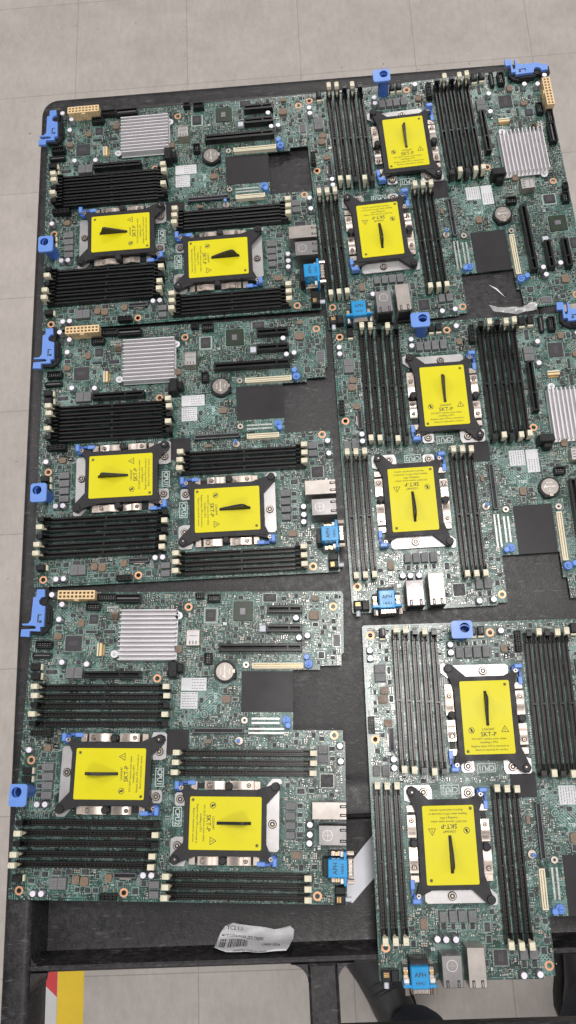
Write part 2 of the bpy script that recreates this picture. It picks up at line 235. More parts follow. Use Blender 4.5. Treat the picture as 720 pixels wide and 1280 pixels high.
# ================= mesh helpers (mm in, metres out) =================
class MB:
    def __init__(s): s.v=[];s.f=[];s.m=[];s.mats=[]
    def mi(s,mat):
        if mat not in s.mats: s.mats.append(mat)
        return s.mats.index(mat)
    def add(s,vs,fs,mat):
        o=len(s.v); s.v+=[tuple(q) for q in vs]; k=s.mi(mat)
        for f in fs: s.f.append(tuple(i+o for i in f)); s.m.append(k)
        return s
    def box(s,cx,cy,w,h,z0,z1,mat,ch=0,bottom=True,rot=0):
        x,y=w/2,h/2
        def T(px,py):
            if rot:
                a=math.radians(rot); px,py=px*math.cos(a)-py*math.sin(a),px*math.sin(a)+py*math.cos(a)
            return (cx+px,cy+py)
        if ch>0:
            c=min(ch,x*.6,y*.6,(z1-z0)*.6)
            vs=[T(-x,-y)+(z0,),T(x,-y)+(z0,),T(x,y)+(z0,),T(-x,y)+(z0,),T(-x,-y)+(z1-c,),T(x,-y)+(z1-c,),T(x,y)+(z1-c,),T(-x,y)+(z1-c,),T(-x+c,-y+c)+(z1,),T(x-c,-y+c)+(z1,),T(x-c,y-c)+(z1,),T(-x+c,y-c)+(z1,)]
            fs=[(0,1,5,4),(1,2,6,5),(2,3,7,6),(3,0,4,7),(4,5,9,8),(5,6,10,9),(6,7,11,10),(7,4,8,11),(8,9,10,11)]
        else:
            vs=[T(-x,-y)+(z0,),T(x,-y)+(z0,),T(x,y)+(z0,),T(-x,y)+(z0,),T(-x,-y)+(z1,),T(x,-y)+(z1,),T(x,y)+(z1,),T(-x,y)+(z1,)]
            fs=[(0,1,5,4),(1,2,6,5),(2,3,7,6),(3,0,4,7),(4,5,6,7)]
        if bottom: fs.append((3,2,1,0))
        return s.add(vs,fs,mat)
    def quad(s,cx,cy,w,h,z,mat):
        x,y=w/2,h/2; return s.add([(cx-x,cy-y,z),(cx+x,cy-y,z),(cx+x,cy+y,z),(cx-x,cy+y,z)],[(0,1,2,3)],mat)
    def cyl(s,cx,cy,r,z0,z1,mat,n=20,r1=None,top=None,ch=0):
        r1=r if r1 is None else r1
        ring=lambda rr,z:[(cx+rr*math.cos(2*PI*i/n),cy+rr*math.sin(2*PI*i/n),z) for i in range(n)]
        if ch: vs=ring(r,z0)+ring(r1,z1-ch)+ring(r1-ch,z1); k=3
        else: vs=ring(r,z0)+ring(r1,z1); k=2
        fs=[]
        for j in range(k-1): fs+=[(j*n+i,j*n+(i+1)%n,(j+1)*n+(i+1)%n,(j+1)*n+i) for i in range(n)]
        s.add(vs,fs+[tuple(reversed(range(n)))],mat)
        o=len(s.v)-n; s.f.append(tuple(range(o,o+n))); s.m.append(s.mi(top or mat)); return s
    def ring(s,cx,cy,r0,r1,z0,z1,mat,n=24,inner=None):
        vs=[];fs=[]
        for i in range(n):
            a=2*PI*i/n; c,d=math.cos(a),math.sin(a)
            vs+=[(cx+r0*c,cy+r0*d,z0),(cx+r1*c,cy+r1*d,z0),(cx+r1*c,cy+r1*d,z1),(cx+r0*c,cy+r0*d,z1)]
        f2=[]
        for i in range(n):
            j=(i+1)%n; A,B=4*i,4*j
            fs+=[(A+1,B+1,B+2,A+2),(A+2,B+2,B+3,A+3),(B,B+1,A+1,A)]; f2.append((A+3,B+3,B,A))
        s.add(vs,fs,mat); o=len(s.v)-len(vs); k=s.mi(inner or mat)
        for f in f2: s.f.append(tuple(i+o for i in f)); s.m.append(k)
        return s
    def prism(s,pts,z0,z1,mat,ch=0):
        a=sum(pts[i][0]*pts[(i+1)%len(pts)][1]-pts[(i+1)%len(pts)][0]*pts[i][1] for i in range(len(pts)))
        if a<0: pts=pts[::-1]
        n=len(pts)
        vs=[(x,y,z0) for x,y in pts]+[(x,y,z1) for x,y in pts]
        fs=[(i,(i+1)%n,n+(i+1)%n,n+i) for i in range(n)]
        # triangulated caps (handles concave outlines)
        from mathutils.geometry import tessellate_polygon
        tr=tessellate_polygon([[Vector((x,y,0)) for x,y in pts]])
        for t in tr:
            p,q,r=[Vector(pts[i]) for i in t]
            t=tuple(t) if (q-p).cross(r-p)>0 else tuple(reversed(t))
            fs.append(tuple(n+i for i in t)); fs.append(tuple(reversed(t)))
        return s.add(vs,fs,mat)
    def tube(s,pts,r,mat,n=10):
        P=[Vector(p) for p in pts]; vs=[];fs=[]
        for i,p in enumerate(P):
            d=(P[min(i+1,len(P)-1)]-P[max(i-1,0)]).normalized(); u=d.orthogonal().normalized(); w=d.cross(u)
            rr=r[i] if isinstance(r,(list,tuple)) else r
            vs+=[tuple(p+rr*(math.cos(2*PI*k/n)*u+math.sin(2*PI*k/n)*w)) for k in range(n)]
        for i in range(len(P)-1): fs+=[(i*n+k,i*n+(k+1)%n,(i+1)*n+(k+1)%n,(i+1)*n+k) for k in range(n)]
        fs+=[tuple(reversed(range(n))),tuple(range((len(P)-1)*n,len(P)*n))]
        return s.add(vs,fs,mat)
    def text(s,body,size,cx,cy,z,mat,rot=0,align='CENTER',mirror=False,sx=1):
        cu=bpy.data.curves.new('t','FONT'); cu.body=body; cu.size=size; cu.align_x=align; cu.align_y='CENTER'; cu.resolution_u=2; cu.offset=size*.009
        ob=bpy.data.objects.new('t',cu); C.objects.link(ob); dg=bpy.context.evaluated_depsgraph_get()
        me=bpy.data.meshes.new_from_object(ob.evaluated_get(dg)); a=math.radians(rot)
        vs=[]
        for v in me.vertices:
            x,y=v.co.x*sx,v.co.y
            vs.append((cx+x*math.cos(a)-y*math.sin(a),cy+x*math.sin(a)+y*math.cos(a),z))
        fs=[tuple(p.vertices) for p in me.polygons]
        s.add(vs,fs,mat); bpy.data.objects.remove(ob); bpy.data.curves.remove(cu); bpy.data.meshes.remove(me); return s
    def xf(s,M4):
        s.v=[tuple(M4@Vector(v)) for v in s.v]; return s
    def build(s,name,parent=None,smooth=False,label=None,kind=None,loc=(0,0,0)):
        me=bpy.data.meshes.new(name); me.from_pydata([(x*.001,y*.001,z*.001) for x,y,z in s.v],[],s.f); 
        for mt in s.mats: me.materials.append(M[mt])
        me.polygons.foreach_set('material_index',s.m)
        if smooth:
            me.polygons.foreach_set('use_smooth',[True]*len(me.polygons)); me.update()
            try: me.set_sharp_from_angle(angle=math.radians(35))
            except Exception: pass
        me.update(); o=bpy.data.objects.new(name,me); C.objects.link(o); o.location=[q*.001 for q in loc]
        if parent: o.parent=parent
        if label: o['label']=label
        if kind: o['kind']=kind
        return o
def thing(name,label,cat,loc=(0,0,0),rot=(0,0,0),group=None):
    o=bpy.data.objects.new(name,None); C.objects.link(o); o.location=loc; o.rotation_euler=rot; o['label']=label; o['category']=cat; o.empty_display_size=.02
    if group: o['group']=group
    return o
def tag(o,label,cat,group=None):
    o['label']=label; o['category']=cat
    if group: o['group']=group
    return o

# ================= motherboard prototype =================
proto=thing('motherboard','',  'motherboard')
# --- bare board with real mounting holes ---
def make_pcb():
    bm=bmesh.new(); E=[]
    def loop(pts):
        vs=[bm.verts.new((x*.001,y*.001,0)) for x,y in pts]
        for i in range(len(vs)): E.append(bm.edges.new((vs[i],vs[(i+1)%len(vs)])))
    loop(OUT)
    for hx,hy in HOLES: loop([(hx+2.3*math.cos(2*PI*i/18),hy+2.3*math.sin(2*PI*i/18)) for i in range(18)])
    for hx,hy,r in ((343.5,-4.5,1.6),(320,-49,1.4)): loop([(hx+r*math.cos(2*PI*i/12),hy+r*math.sin(2*PI*i/12)) for i in range(12)])
    bmesh.ops.triangle_fill(bm,use_beauty=True,use_dissolve=False,edges=E)
    r=bmesh.ops.extrude_face_region(bm,geom=bm.faces[:])
    for v in [g for g in r['geom'] if isinstance(g,bmesh.types.BMVert)]: v.co.z-=.0016
    bmesh.ops.recalc_face_normals(bm,faces=bm.faces[:])
    me=bpy.data.meshes.new('circuit_board'); bm.to_mesh(me); bm.free(); me.materials.append(M['pcb'])
    o=bpy.data.objects.new('circuit_board',me); C.objects.link(o); o.parent=proto; return o
make_pcb()
occ=set()   # 0.5 mm occupancy grid
def mark(cx,cy,w,h,mg=.4):
    for i in range(int((cx-w/2-mg)*2),int((cx+w/2+mg)*2)+1):
        for j in range(int((cy-h/2-mg)*2),int((cy+h/2+mg)*2)+1): occ.add((i,j))
def free(cx,cy,w,h):
    for i in range(int((cx-w/2)*2),int((cx+w/2)*2)+1):
        for j in range(int((cy-h/2)*2),int((cy+h/2)*2)+1):
            if (i,j) in occ: return False
    return True
def inside(x,y,mg=1.5):
    if not(5+mg<x<346-mg and -313+mg<y<1.5-mg): return False
    if y<-313: return False
    if x>292 and -147<y<-82: return False
    if x>321 and -83<y<-78: return False
    return True
silk=MB(); small=MB()
def frame(cx,cy,w,h,t=.28,z=.04,mat='silk',m2=silk):
    m2.quad(cx,cy+h/2,w+t,t,z,mat); m2.quad(cx,cy-h/2,w+t,t,z,mat); m2.quad(cx+w/2,cy,t,h-t,z,mat); m2.quad(cx-w/2,cy,t,h-t,z,mat)
# mounting rings
for hx,hy in HOLES:
    MB().ring(hx,hy,2.3,4.4,.0,.12,'copper',28).ring(hx,hy,2.28,2.5,-1.5,.16,'hole_ring',20).build('mounting_ring',proto); mark(hx,hy,10,10)

# --- memory slots ---
SL=144.0
def slot_mesh():
    m=MB(); b='slot'
    m.box(0,0,SL-4,6.4,0.05,3.2,b)                              # floor of the socket
    m.box(0,2.15,SL-4,2.1,3.2,8.6,b,.35,False); m.box(0,-2.15,SL-4,2.1,3.2,8.6,b,.35,False)
    m.box(1.5,0,2.4,6.3,3.2,8.75,b,.2,False)                    # key
    for sx in (-1,1):
        m.box(sx*(SL/2-6.5),2.55,9,1.5,3.2,13.5,b,.5,False); m.box(sx*(SL/2-6.5),-2.55,9,1.5,3.2,13.5,b,.5,False)
        m.box(sx*(SL/2-1.2),0,3.2,6.6,.05,5.5,b,.3)
    for k in range(36):                                          # contacts showing in the groove
        x=-66+k*3.75
        if abs(x-1.5)<3: continue
        m.box(x,0,.7,1.9,3.2,4.0,'contact',0,False)
    return m
def latch_mesh(mat,s):
    m=MB(); pts=[(-3.0,2),(2.2,2),(3.4,9),(4.2,17.5),(4.2,22),(-2.6,22),(-3.4,18),(-1.2,16),(-1.2,11),(-3.0,8)]
    # side profile extruded across the slot width
    n=len(pts); vs=[(s*x,-2.6 if z>15 else -1.7,z) for x,z in pts]+[(s*x,2.6 if z>15 else 1.7,z) for x,z in pts]
    fs=[(i,(i+1)%n,n+(i+1)%n,n+i) for i in range(n)]
    from mathutils.geometry import tessellate_polygon
    for t in tessellate_polygon([[Vector((x,z,0)) for x,z in pts]]): fs.append(tuple(t)); fs.append(tuple(n+i for i in reversed(t)))
    m.add(vs,fs,mat); m.box(s*3.2,0,2.0,3.0,22,22.8,mat,.3,False); return m
first=None; lat={}
for sx,sy,w in SLOTS:
    if first is None: o=slot_mesh().build('memory_slot',proto); first=o
    else: o=first.copy(); C.objects.link(o); o.parent=proto
    o.location=(sx*.001,sy*.001,0)
    o['label']='black memory slot with ivory latches' if w else 'black memory slot with black latches'
    for s in (-1,1):
        if (w,s) not in lat: q=latch_mesh('cream' if w else 'slot',s).build('latch',o); lat[(w,s)]=q.data
        else: q=bpy.data.objects.new('latch',lat[(w,s)]); C.objects.link(q); q.parent=o
        j=((round(sx*7+sy*3)+s)%5-2)*.0007
        q.location=(s*(.0693)+s*abs(j)*.8,0,(-.0004 if w else -.0035))
    mark(sx,sy,SL+6,7.2)
# rows of solder pads / numbers between slots
for sx,sy,w in SLOTS:
    x=-46
    while x<46:
        if rnd.random()<.72: silk.quad(sx+x,sy-4.75+rnd.uniform(-.1,.1),.9,.6,.05,'silk_bold')
        x+=1.35 if rnd.random()<.93 else 5
    for k in range(14):
        x=rnd.uniform(-68,68); small.box(sx+x,sy-4.75,1.3,.7,0,.5,'mlcc',0,False)

# --- processor sockets ---
def socket(cx,cy,rot,txt):
    # local frame: y up is the reading direction of the cover's printing
    fr=MB()
    def rail(x,y,w,h): fr.box(x,y,w,h,4.2,10.6,'frame',.7)
    # outer frame as one prism ring
    OX,OY,IX,IY=31.3,41.5,25.6,36.9
    def seg(p): fr.prism(p,4.2,10.4,'frame')
    seg([(-OX,-OY-1),(OX,-OY-1),(IX,-IY),(-IX,-IY)]); seg([(-OX,OY),(-IX,IY),(IX,IY),(OX,OY)])
    seg([(-OX,-OY-1),(-IX,-IY),(-IX,IY),(-OX,OY)]); seg([(OX,-OY-1),(OX,OY),(IX,IY),(IX,-IY)])
    fr.box(0,0,51,73.6,4.5,9.6,'frame')
    # corner arms
    fr.prism([(-31,27),(-37,46),(-39.5,49),(-39.5,53),(-36,55),(-32,54.5),(-18,41.4)],4.3,10.0,'frame')
    fr.cyl(-35.6,50.6,4.3,3.5,12.5,'frame',16,ch=.6); fr.cyl(-35.6,50.6,1.4,12.5,13.3,'frame',10)
    fr.prism([(31,-28),(38,-46),(39.5,-50),(38,-55),(34,-56),(30,-54),(18,-42)],4.3,10.0,'frame')
    fr.cyl(35.4,-50.6,4.3,3.5,12.5,'frame',16,ch=.6); fr.cyl(34.6,-50.0,.9,12.5,12.9,'steel',10)
    fr.prism([(31,30),(35.5,44),(33,47),(29,45.5),(20,41.2)],4.3,9.4,'frame'); fr.prism([(-31,-30),(-36,-43),(-34,-46.5),(-30,-46),(-20,-42)],4.3,9.4,'frame')
    for x,y in ((35.6,-2),(-35.6,3)): fr.cyl(x,y,3.9,3.5,12.5,'frame',18,ch=.8); fr.box(x-math.copysign(3,x),y,4,5,4.3,9.5,'frame')
    fr_o=fr.build('processor_socket',proto,smooth=True); fr_o.location=(cx*.001,cy*.001,0); fr_o.rotation_euler=(0,0,math.radians(rot))
    pl=MB(); pl.prism([(-36,41),(-43,47),(-43,55),(-41,56.5),(-38,56.5),(-38,54.2),(25,54.2),(27.5,52),(27.5,47),(26,41)],1.0,3.2,'steel_matte'); pl.build('bolster_plate',fr_o)
    pl=MB(); pl.prism([(14,-43),(14,-52),(16,-56.5),(40,-56.5),(42,-54),(42,-42),(36,-40)],1.0,3.2,'steel_matte'); pl.build('bolster_plate',fr_o)
    pl=MB(); pl.prism([(-16,-43),(-16,-52),(-18,-54),(-27,-54),(-29,-52),(-29,-43)],1.0,3.2,'steel_matte')
    pl.build('bolster_plate',fr_o)
    for k in range(16): pass
    sp=[]
    for s,(a,b,c,d) in ((1,(26,2,-7,-28)),(-1,(28,3,-2,-23))):
        for y1,y0 in ((a,b),(c,d)):
            m=MB(); yc=(y1+y0)/2; h=y1-y0
            up=yc>0
            m.prism([(s*32.2,y0),(s*40.6,y0),(s*40.6,y1),(s*32.2,y1)],3.2,4.6,'steel')
            # raised leaf with a soft bow
            n=7; vs=[];fs=[]
            for i in range(n+1):
                t=i/n; yy=y0+h*(.05+.9*t); z=4.7+1.5*max(0,math.sin(PI*(t*1.5-.25 if up else (1-t)*1.5-.25)))
                vs+=[(s*32.6,yy,z),(s*40.2,yy,z)]
            fs=[(2*i,2*i+1,2*i+3,2*i+2) if s>0 else (2*i+1,2*i,2*i+2,2*i+3) for i in range(n)]
            m.add(vs,fs,'steel'); m.build('spring_clip',fr_o,smooth=True)
            ys=y1-5 if up else y0+5
            q=MB(); q.cyl(s*36.4,ys,2.3,5.2,7.2,'steel',14,ch=.3); q.ring(s*36.4,ys,1.5,2.0,7.2,7.35,'screw',14); q.cyl(s*36.4,ys,.8,7.2,7.3,'screw',8); q.build('clip_screw',fr_o,smooth=True)
        for yy in (31.5,-34): m=MB(); m.box(s*36.2,yy,8.4,6.4,1.0,4.0,'steel',.2); m.cyl(s*36.6,yy,1.9,4.0,4.9,'steel',12); m.build('bracket_tab',fr_o)
        m=MB(); m.box(s*36,-1,5,64,.6,2.4,'black'); m.build('bracket_rail',fr_o)
    for x,y in ((1,47.5),(22.5,-49.5),(-22.5,-48)):
        m=MB(); m.cyl(x,y,4.3,3.2,4.4,'screw',18); m.ring(x,y,2.6,3.4,4.4,5.6,'steel',18); m.cyl(x,y,2.6,4.4,5.0,'screw',14); m.cyl(x,y,1.2,5.0,5.4,'steel',6); m.build('screw',fr_o,smooth=True)
    for s in (1,-1):
        m=MB()
        m.box(s*34.8,s*48.3,8.6,6.5,2.5,8.0,'darkblue',.6); m.box(s*36.5,s*(50.8),8.2,4.6,5,13.5,'blue',.9); m.box(s*38.9,s*36.5,4.6,8.5,3,6.0,'blue',.6); m.box(s*39.5,s*43,2.4,6,3,5,'darkblue')
        m.cyl(s*34.0,s*46.6,2.5,8.0,9.6,'steel',14,ch=.4) ; m.cyl(s*34.0,s*46.6,1.1,9.6,9.7,'screw',8)
        m.build('retention_clip',fr_o,smooth=True)
    cv=MB(); W,H=25.5,36.75; r=1.6; pts=[]
    for (qx,qy,a0) in ((W-r,H-r,0),(-W+r,H-r,90),(-W+r,-H+r,180),(W-r,-H+r,270)):
        for k in range(5): a=math.radians(a0+k*22.5); pts.append((qx+r*math.cos(a),qy+r*math.sin(a)))
    cv.prism(pts,9.6,11.1,'yellow'); cv.build('dust_cover',fr_o)
    fin=MB(); prof=[(25.6,11.0),(-8,11.0),(-8,12.6),(-6,13.6),(8,19.8),(17,23.3),(20,22.6),(24.2,13.5),(25.6,12.4)]
    n=len(prof); vs=[(-1.25-.5*math.sin(PI*min(1,max(0,(y+8)/34))),y,z) for y,z in prof]+[(1.0-.2*math.sin(PI*min(1,max(0,(y+8)/34))),y,z) for y,z in prof]
    fs=[(i,(i+1)%n,n+(i+1)%n,n+i) for i in range(n)]
    from mathutils.geometry import tessellate_polygon
    for t in tessellate_polygon([[Vector((y,z,0)) for y,z in prof]]): fs.append(tuple(t)); fs.append(tuple(n+i for i in reversed(t)))
    fin.add(vs,fs,'frame'); fin.box(0,8.8,3.0,35,11.1,11.7,'frame',.2); fin.build('pull_tab',fr_o,label='black pull tab fin standing on the yellow cover')
    tx=MB(); z=11.16
    tx.text('LGA3647',3.3,0,-12.2,z,'ink'); tx.text('SKT-P',6.3,0,-17.3,z,'ink')
    tx.text('DO NOT remove cover unless',2.75,0,-21.6,z,'ink'); tx.text('installing a CPU.',2.75,0,-25.0,z,'ink')
    tx.text('Replace when CPU is removed or',2.75,0.6,-28.8,z,'ink'); tx.text('Board is returned for service.',2.75,2,-32.4,z,'ink')
    def tri(x,y,s,t):
        P=[(x,y+s*.62),(x-s*.6,y-s*.42),(x+s*.6,y-s*.42)]
        for i in range(3):
            a,b=Vector(P[i]),Vector(P[(i+1)%3]); d=(b-a).normalized(); nn=Vector((-d.y,d.x))*t/2
            tx.add([(*(a-nn),z),(*(b-nn),z),(*(b+nn),z),(*(a+nn),z)],[(0,1,2,3)],'ink')
    tri(17,-12.6,6,.55); tx.quad(17,-12.6,.6,2.2,z,'ink'); tx.quad(17,-14.4,.6,.6,z,'ink')
    def circ(x,y,r,t,n=24):
        vs=[];fs=[]
        for i in range(n):
            a=2*PI*i/n; vs+=[(x+r*math.cos(a),y+r*math.sin(a),z),(x+(r-t)*math.cos(a),y+(r-t)*math.sin(a),z)]
        for i in range(n): j=(i+1)%n; fs.append((2*i,2*j,2*j+1,2*i+1))
        tx.add(vs,fs,'ink')
    circ(-17,-13,3.1,.55); tx.quad(-17.2,-12.8,1.4,3.4,z,'ink'); tx.quad(-16.2,-13.4,1.2,1.6,z,'ink')
    tx.add([(-19.2,-10.9,z),(-18.8,-10.5,z),(-14.8,-15.1,z),(-15.2,-15.5,z)],[(3,2,1,0)],'ink')
    circ(21,32.5,1.6,.5); circ(21,32.5,.9,.9,10); circ(-22.3,-33.6,1.6,.5); circ(-22.3,-33.6,.9,.9,10)
    tx.build('printing',fr_o)
    mark(cx,cy,114,86)
for a in SOCK: socket(*a)
for key,t in (('cpu1txt','CPU1'),('cpu2txt','CPU2')):
    cx,cy,w,h,_=D[key][0]; frame(cx,cy,w-1,h-.5,.6,mat='silk_bold'); silk.text(t,7.4,cx,cy,.05,'silk_bold',rot=-90 ,sx=.92)
silk.quad(0,0,0.01,0.01,-.5,'silk')

# --- chipset heatsink ---
cx,cy,w,h,_=D['heatsink'][0]
m=MB(); HB=3.2; m.box(cx,cy,w,h,1.6,HB,'alu',.3)
n=12
for i in range(n):
    y=cy+h/2-.9-(h-1.8)*i/(n-1); m.box(cx+rnd.uniform(-.4,.4),y,w-.8,1.15,HB,13,'alu',.25,False)
hs=m.build('heatsink',proto)
MB().box(cx,cy,36,36,.1,1.6,'sub').build('chipset',proto)
for x,y,z in D['hstab']:
    MB().cyl(x,y,4.3,1.6,3.2,'alu',20,ch=.3).box(x-math.copysign(5,x-cx),y,8,5,1.6,3.0,'alu').cyl(x,y,1.6,3.2,6,'lightgrey',12,ch=.3).build('mounting_lug',hs,smooth=True)
mark(cx,cy,w+1,h+1); mark(167.8,-25,10,10); mark(98.8,-66.7,10,10)

# --- connectors ---
def walls_conn(name,cx,cy,w,h,z,mat,inner,nx=1,ny=1,t=1.0,pins=True,label=None):
    m=MB(); m.box(cx,cy,w,h,0.05,z*.35,mat)
    a,b=(w-t)/nx,(h-t)/ny
    for i in range(nx+1): m.box(cx-w/2+t/2+i*a,cy,t,h,z*.35,z,mat,0,False)
    for j in range(ny+1): m.box(cx,cy-h/2+t/2+j*b,w-t*.02,t,z*.35,z-.02,mat,0,False)
    for i in range(nx):
        for j in range(ny):
            x,y=cx-w/2+t/2+(i+.5)*a,cy-h/2+t/2+(j+.5)*b
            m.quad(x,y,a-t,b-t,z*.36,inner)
            if pins: m.box(x,y,.8,.8,z*.36,z*.8,'gold' if mat=='tan' else 'contact',0,False)
    o=m.build(name,proto,label=label); mark(cx,cy,w,h); return o
cx,cy,w,h,z=D['power'][0]
o=walls_conn('power_connector',cx,cy,w,h,z,'tan','hole',9,2,1.5,True); MB().box(cx,cy-h/2-.8,5,1.6,6,z-1,'tan',.3).build('locking_ramp',o)
for cx,cy,w,h,z in D['header']: walls_conn('power_header',cx,cy,w,h,z,'black','slot',4 if w<20 else 4,2,1.1)
for i,(cx,cy,w,h,z) in enumerate(D['socket_conn']):
    m=MB(); m.box(cx,cy,w,h,.05,z*.3,'black'); t=1.3
    m.box(cx,cy+h/2-t/2,w,t,z*.3,z,'black',.2,False); m.box(cx,cy-h/2+t/2,w,t,z*.3,z,'black',.2,False); m.box(cx-w/2+t/2,cy,t,h-2*t,z*.3,z,'black',.2,False); m.box(cx+w/2-t/2,cy,t,h-2*t,z*.3,z,'black',.2,False)
    if i in (1,7): m.box(cx,cy,w-2*t-1,1.6,z*.3,z*.85,'chip2',.1,False)
    else:
        k=max(2,int((w if w>h else h)/2.6))
        for q in range(k):
            for r_ in (-1,1):
                if w>h: m.box(cx-w/2+t+1+(w-2*t-2)*q/(k-1),cy+r_*1.1,.6,.6,z*.3,z*.7,'pad',0,False)
                else: m.box(cx+r_*1.1,cy-h/2+t+1+(h-2*t-2)*q/(k-1),.6,.6,z*.3,z*.7,'pad',0,False)
    m.build('shrouded_header',proto); mark(cx,cy,w,h)
for cx,cy,w,h,z in D['small_conn']:
    MB().box(cx-1,cy,w-2,h,.05,z,'black',.5).box(cx-1.5,cy+h*.15,w-5,h*.28,z,z+.05,'slot').box(cx+w/2-.4,cy,2.2,h*.95,.05,z*.55,'cream',.3).build('fan_header',proto,label='small black fan header with an ivory base'); mark(cx,cy,w+2,h)
def pcie(cx,cy,w,h,z,name='expansion_slot'):
    m=MB(); m.box(cx,cy,w,h-.6,.05,3,'slot'); t=(h-.6)*.33
    m.box(cx,cy+(h-.6)/2-t/2,w,t,3,z,'slot',.4,False); m.box(cx,cy-(h-.6)/2+t/2,w,t,3,z,'slot',.4,False)
    kx=cx+w/2-w*(.36 if w<70 else .17)
    m.box(kx,cy,1.8,h-1,3,z-.1,'slot',.1,False); m.box(cx+w/2-1,cy,2,h-.7,3,z-.1,'slot',.2,False); m.box(cx-w/2+1,cy,2,h-.7,3,z-.1,'slot',.2,False)
    k=int(w/1.9)
    for i in range(k):
        x=cx-w/2+2.5+i*(w-5)/(k-1)
        for s in (-1,1): m.box(x,cy+s*(h/2-.15),.7,.7,.05,1.2,'pad',0,False)
    m.build(name,proto); mark(cx,cy,w,h)
for a in D['pcie']: pcie(*a)
cx,cy,w,h,z=D['tall'][0]
o=MB().box(cx-1,cy,9,h,.05,z,'black',.8).box(cx+4.5,cy+2,8,h*.55,.05,z-6,'black',.8).box(cx-6,cy-3,5,5,.05,10,'black',.6).cyl(cx+1,cy-4,2.4,z-3,z+.5,'black',12,ch=.4).build('riser_connector',proto,smooth=True,label='tall black plastic bracket beside the heatsink'); mark(cx,cy,w,h)
cx,cy,w,h,z=D['usb'][0]
m=MB(); t=.6
m.box(cx,cy+h/2-t/2,w,t,.05,z,'steel'); m.box(cx,cy-h/2+t/2,w,t,.05,z,'steel'); m.box(cx-w/2+t/2,cy,t,h-2*t,.05,z-.02,'steel'); m.box(cx+w/2-t/2,cy,t,h-2*t,.05,z-.02,'steel')
m.box(cx,cy,w-2*t,h-2*t,z-2.2,z-1.0,'steel_matte'); m.box(cx,cy+2.2,w-4,.5,z-1.0,z-.8,'ink_grey')
for k in (-1,0,1): m.box(cx+k*3.4,cy-h*.3,1.2,3.4,z-1.0,z-.7,'ink_grey')
m.build('usb_port',proto); mark(cx,cy,w,h)
cx,cy,w,h,z=D['mezz'][0]
def mezz(cx,cy,w,h,z,par,name='mezzanine_connector'):
    m=MB(); m.box(cx,cy,w,h,.05,z*.5,'cream'); m.box(cx,cy+h/2-.7,w,1.4,z*.5,z,'cream',.2,False); m.box(cx,cy-h/2+.7,w,1.4,z*.5,z,'cream',.2,False); m.box(cx,cy,w-3,1.7,z*.5,z-.5,'cream',.1,False)
    m.box(cx-w/2+.8,cy,1.6,h,z*.5,z+.4,'cream',.2,False); m.box(cx+w/2-.8,cy,1.6,h,z*.5,z+.4,'cream',.2,False)
    k=int(w/1.1)
    for i in range(k):
        x=cx-w/2+2.2+i*(w-4.4)/(k-1)
        for s in (-1,1): m.box(x,cy+s*1.2,.5,.5,z*.5,z-.8,'gold',0,False); m.box(x,cy+s*(h/2+.35),.45,.7,.05,.6,'pad',0,False)
    return m.build(name,par)
mezz(cx,cy,w,h,z,proto); mark(cx,cy,w,h+1)
lowc=D['mezzlow'][0]; mark(lowc[0],lowc[1],lowc[2]+2,lowc[3]+2)
cx,cy,w,h,z=D['pads'][0]; mark(cx,cy,w+6,h+1)
def padrows(cx,cy,w,h,mm):
    k=int(w/1.0)
    for yy in (cy+h*.32,cy-h*.32):
        mm.quad(cx,yy,w,h*.18,.045,'pad')
        for i in range(k): mm.quad(cx-w/2+w*i/k,yy,.5,h*.34,.055,'pad')
padrows(cx,cy,w+3,h,silk)
for cx,cy,w,h,z in D['darkconn']:
    m=MB(); m.box(cx,cy,w,h,.05,z*.5,'black'); m.box(cx,cy+h/2-.5,w,1,z*.5,z,'chip2',.1,False); m.box(cx,cy-h/2+.5,w,1,z*.5,z,'chip2',.1,False); m.box(cx-w/2+.5,cy,1,h,z*.5,z,'chip2',.1,False); m.box(cx+w/2-.5,cy,1,h,z*.5,z,'chip2',.1,False)
    if w>30: m.box(cx+.5,cy,1.6,h-1,z*.5,z,'black',.1,False)
    else: m.box(cx,cy-h/2-.9,w*.5,1.1,.05,1.5,'steel',.1)
    m.build('storage_connector',proto); mark(cx,cy,w,h+1.5)
cx,cy,w,h,z=D['gold'][0]
MB().box(cx-2.6,cy,1.8,h,.05,z,'cream',.2).box(cx+.6,cy,2.6,h,.05,z,'tan',.2).box(cx+3.4,cy,1.4,h-2,.05,1.2,'gold').build('gold_socket',proto); mark(cx,cy,w,h)
cx,cy,w,h,z=D['block'][0]; MB().box(cx,cy,w,h,.05,z,'lightgrey',.6).build('plastic_block',proto); mark(cx,cy,w,h)
for cx,cy,w,h,z in D['tinyconn']: MB().box(cx,cy,w-1,h-1,.05,z,'chip',.2).build('board_connector',proto); frame(cx,cy,w,h,.5); mark(cx,cy,w,h)
for cx,cy,w,h,z in D['blackpad']: MB().box(cx,cy,w,h,.08,z,'mylar',.1).build('insulator_pad',proto); mark(cx,cy,w,h)
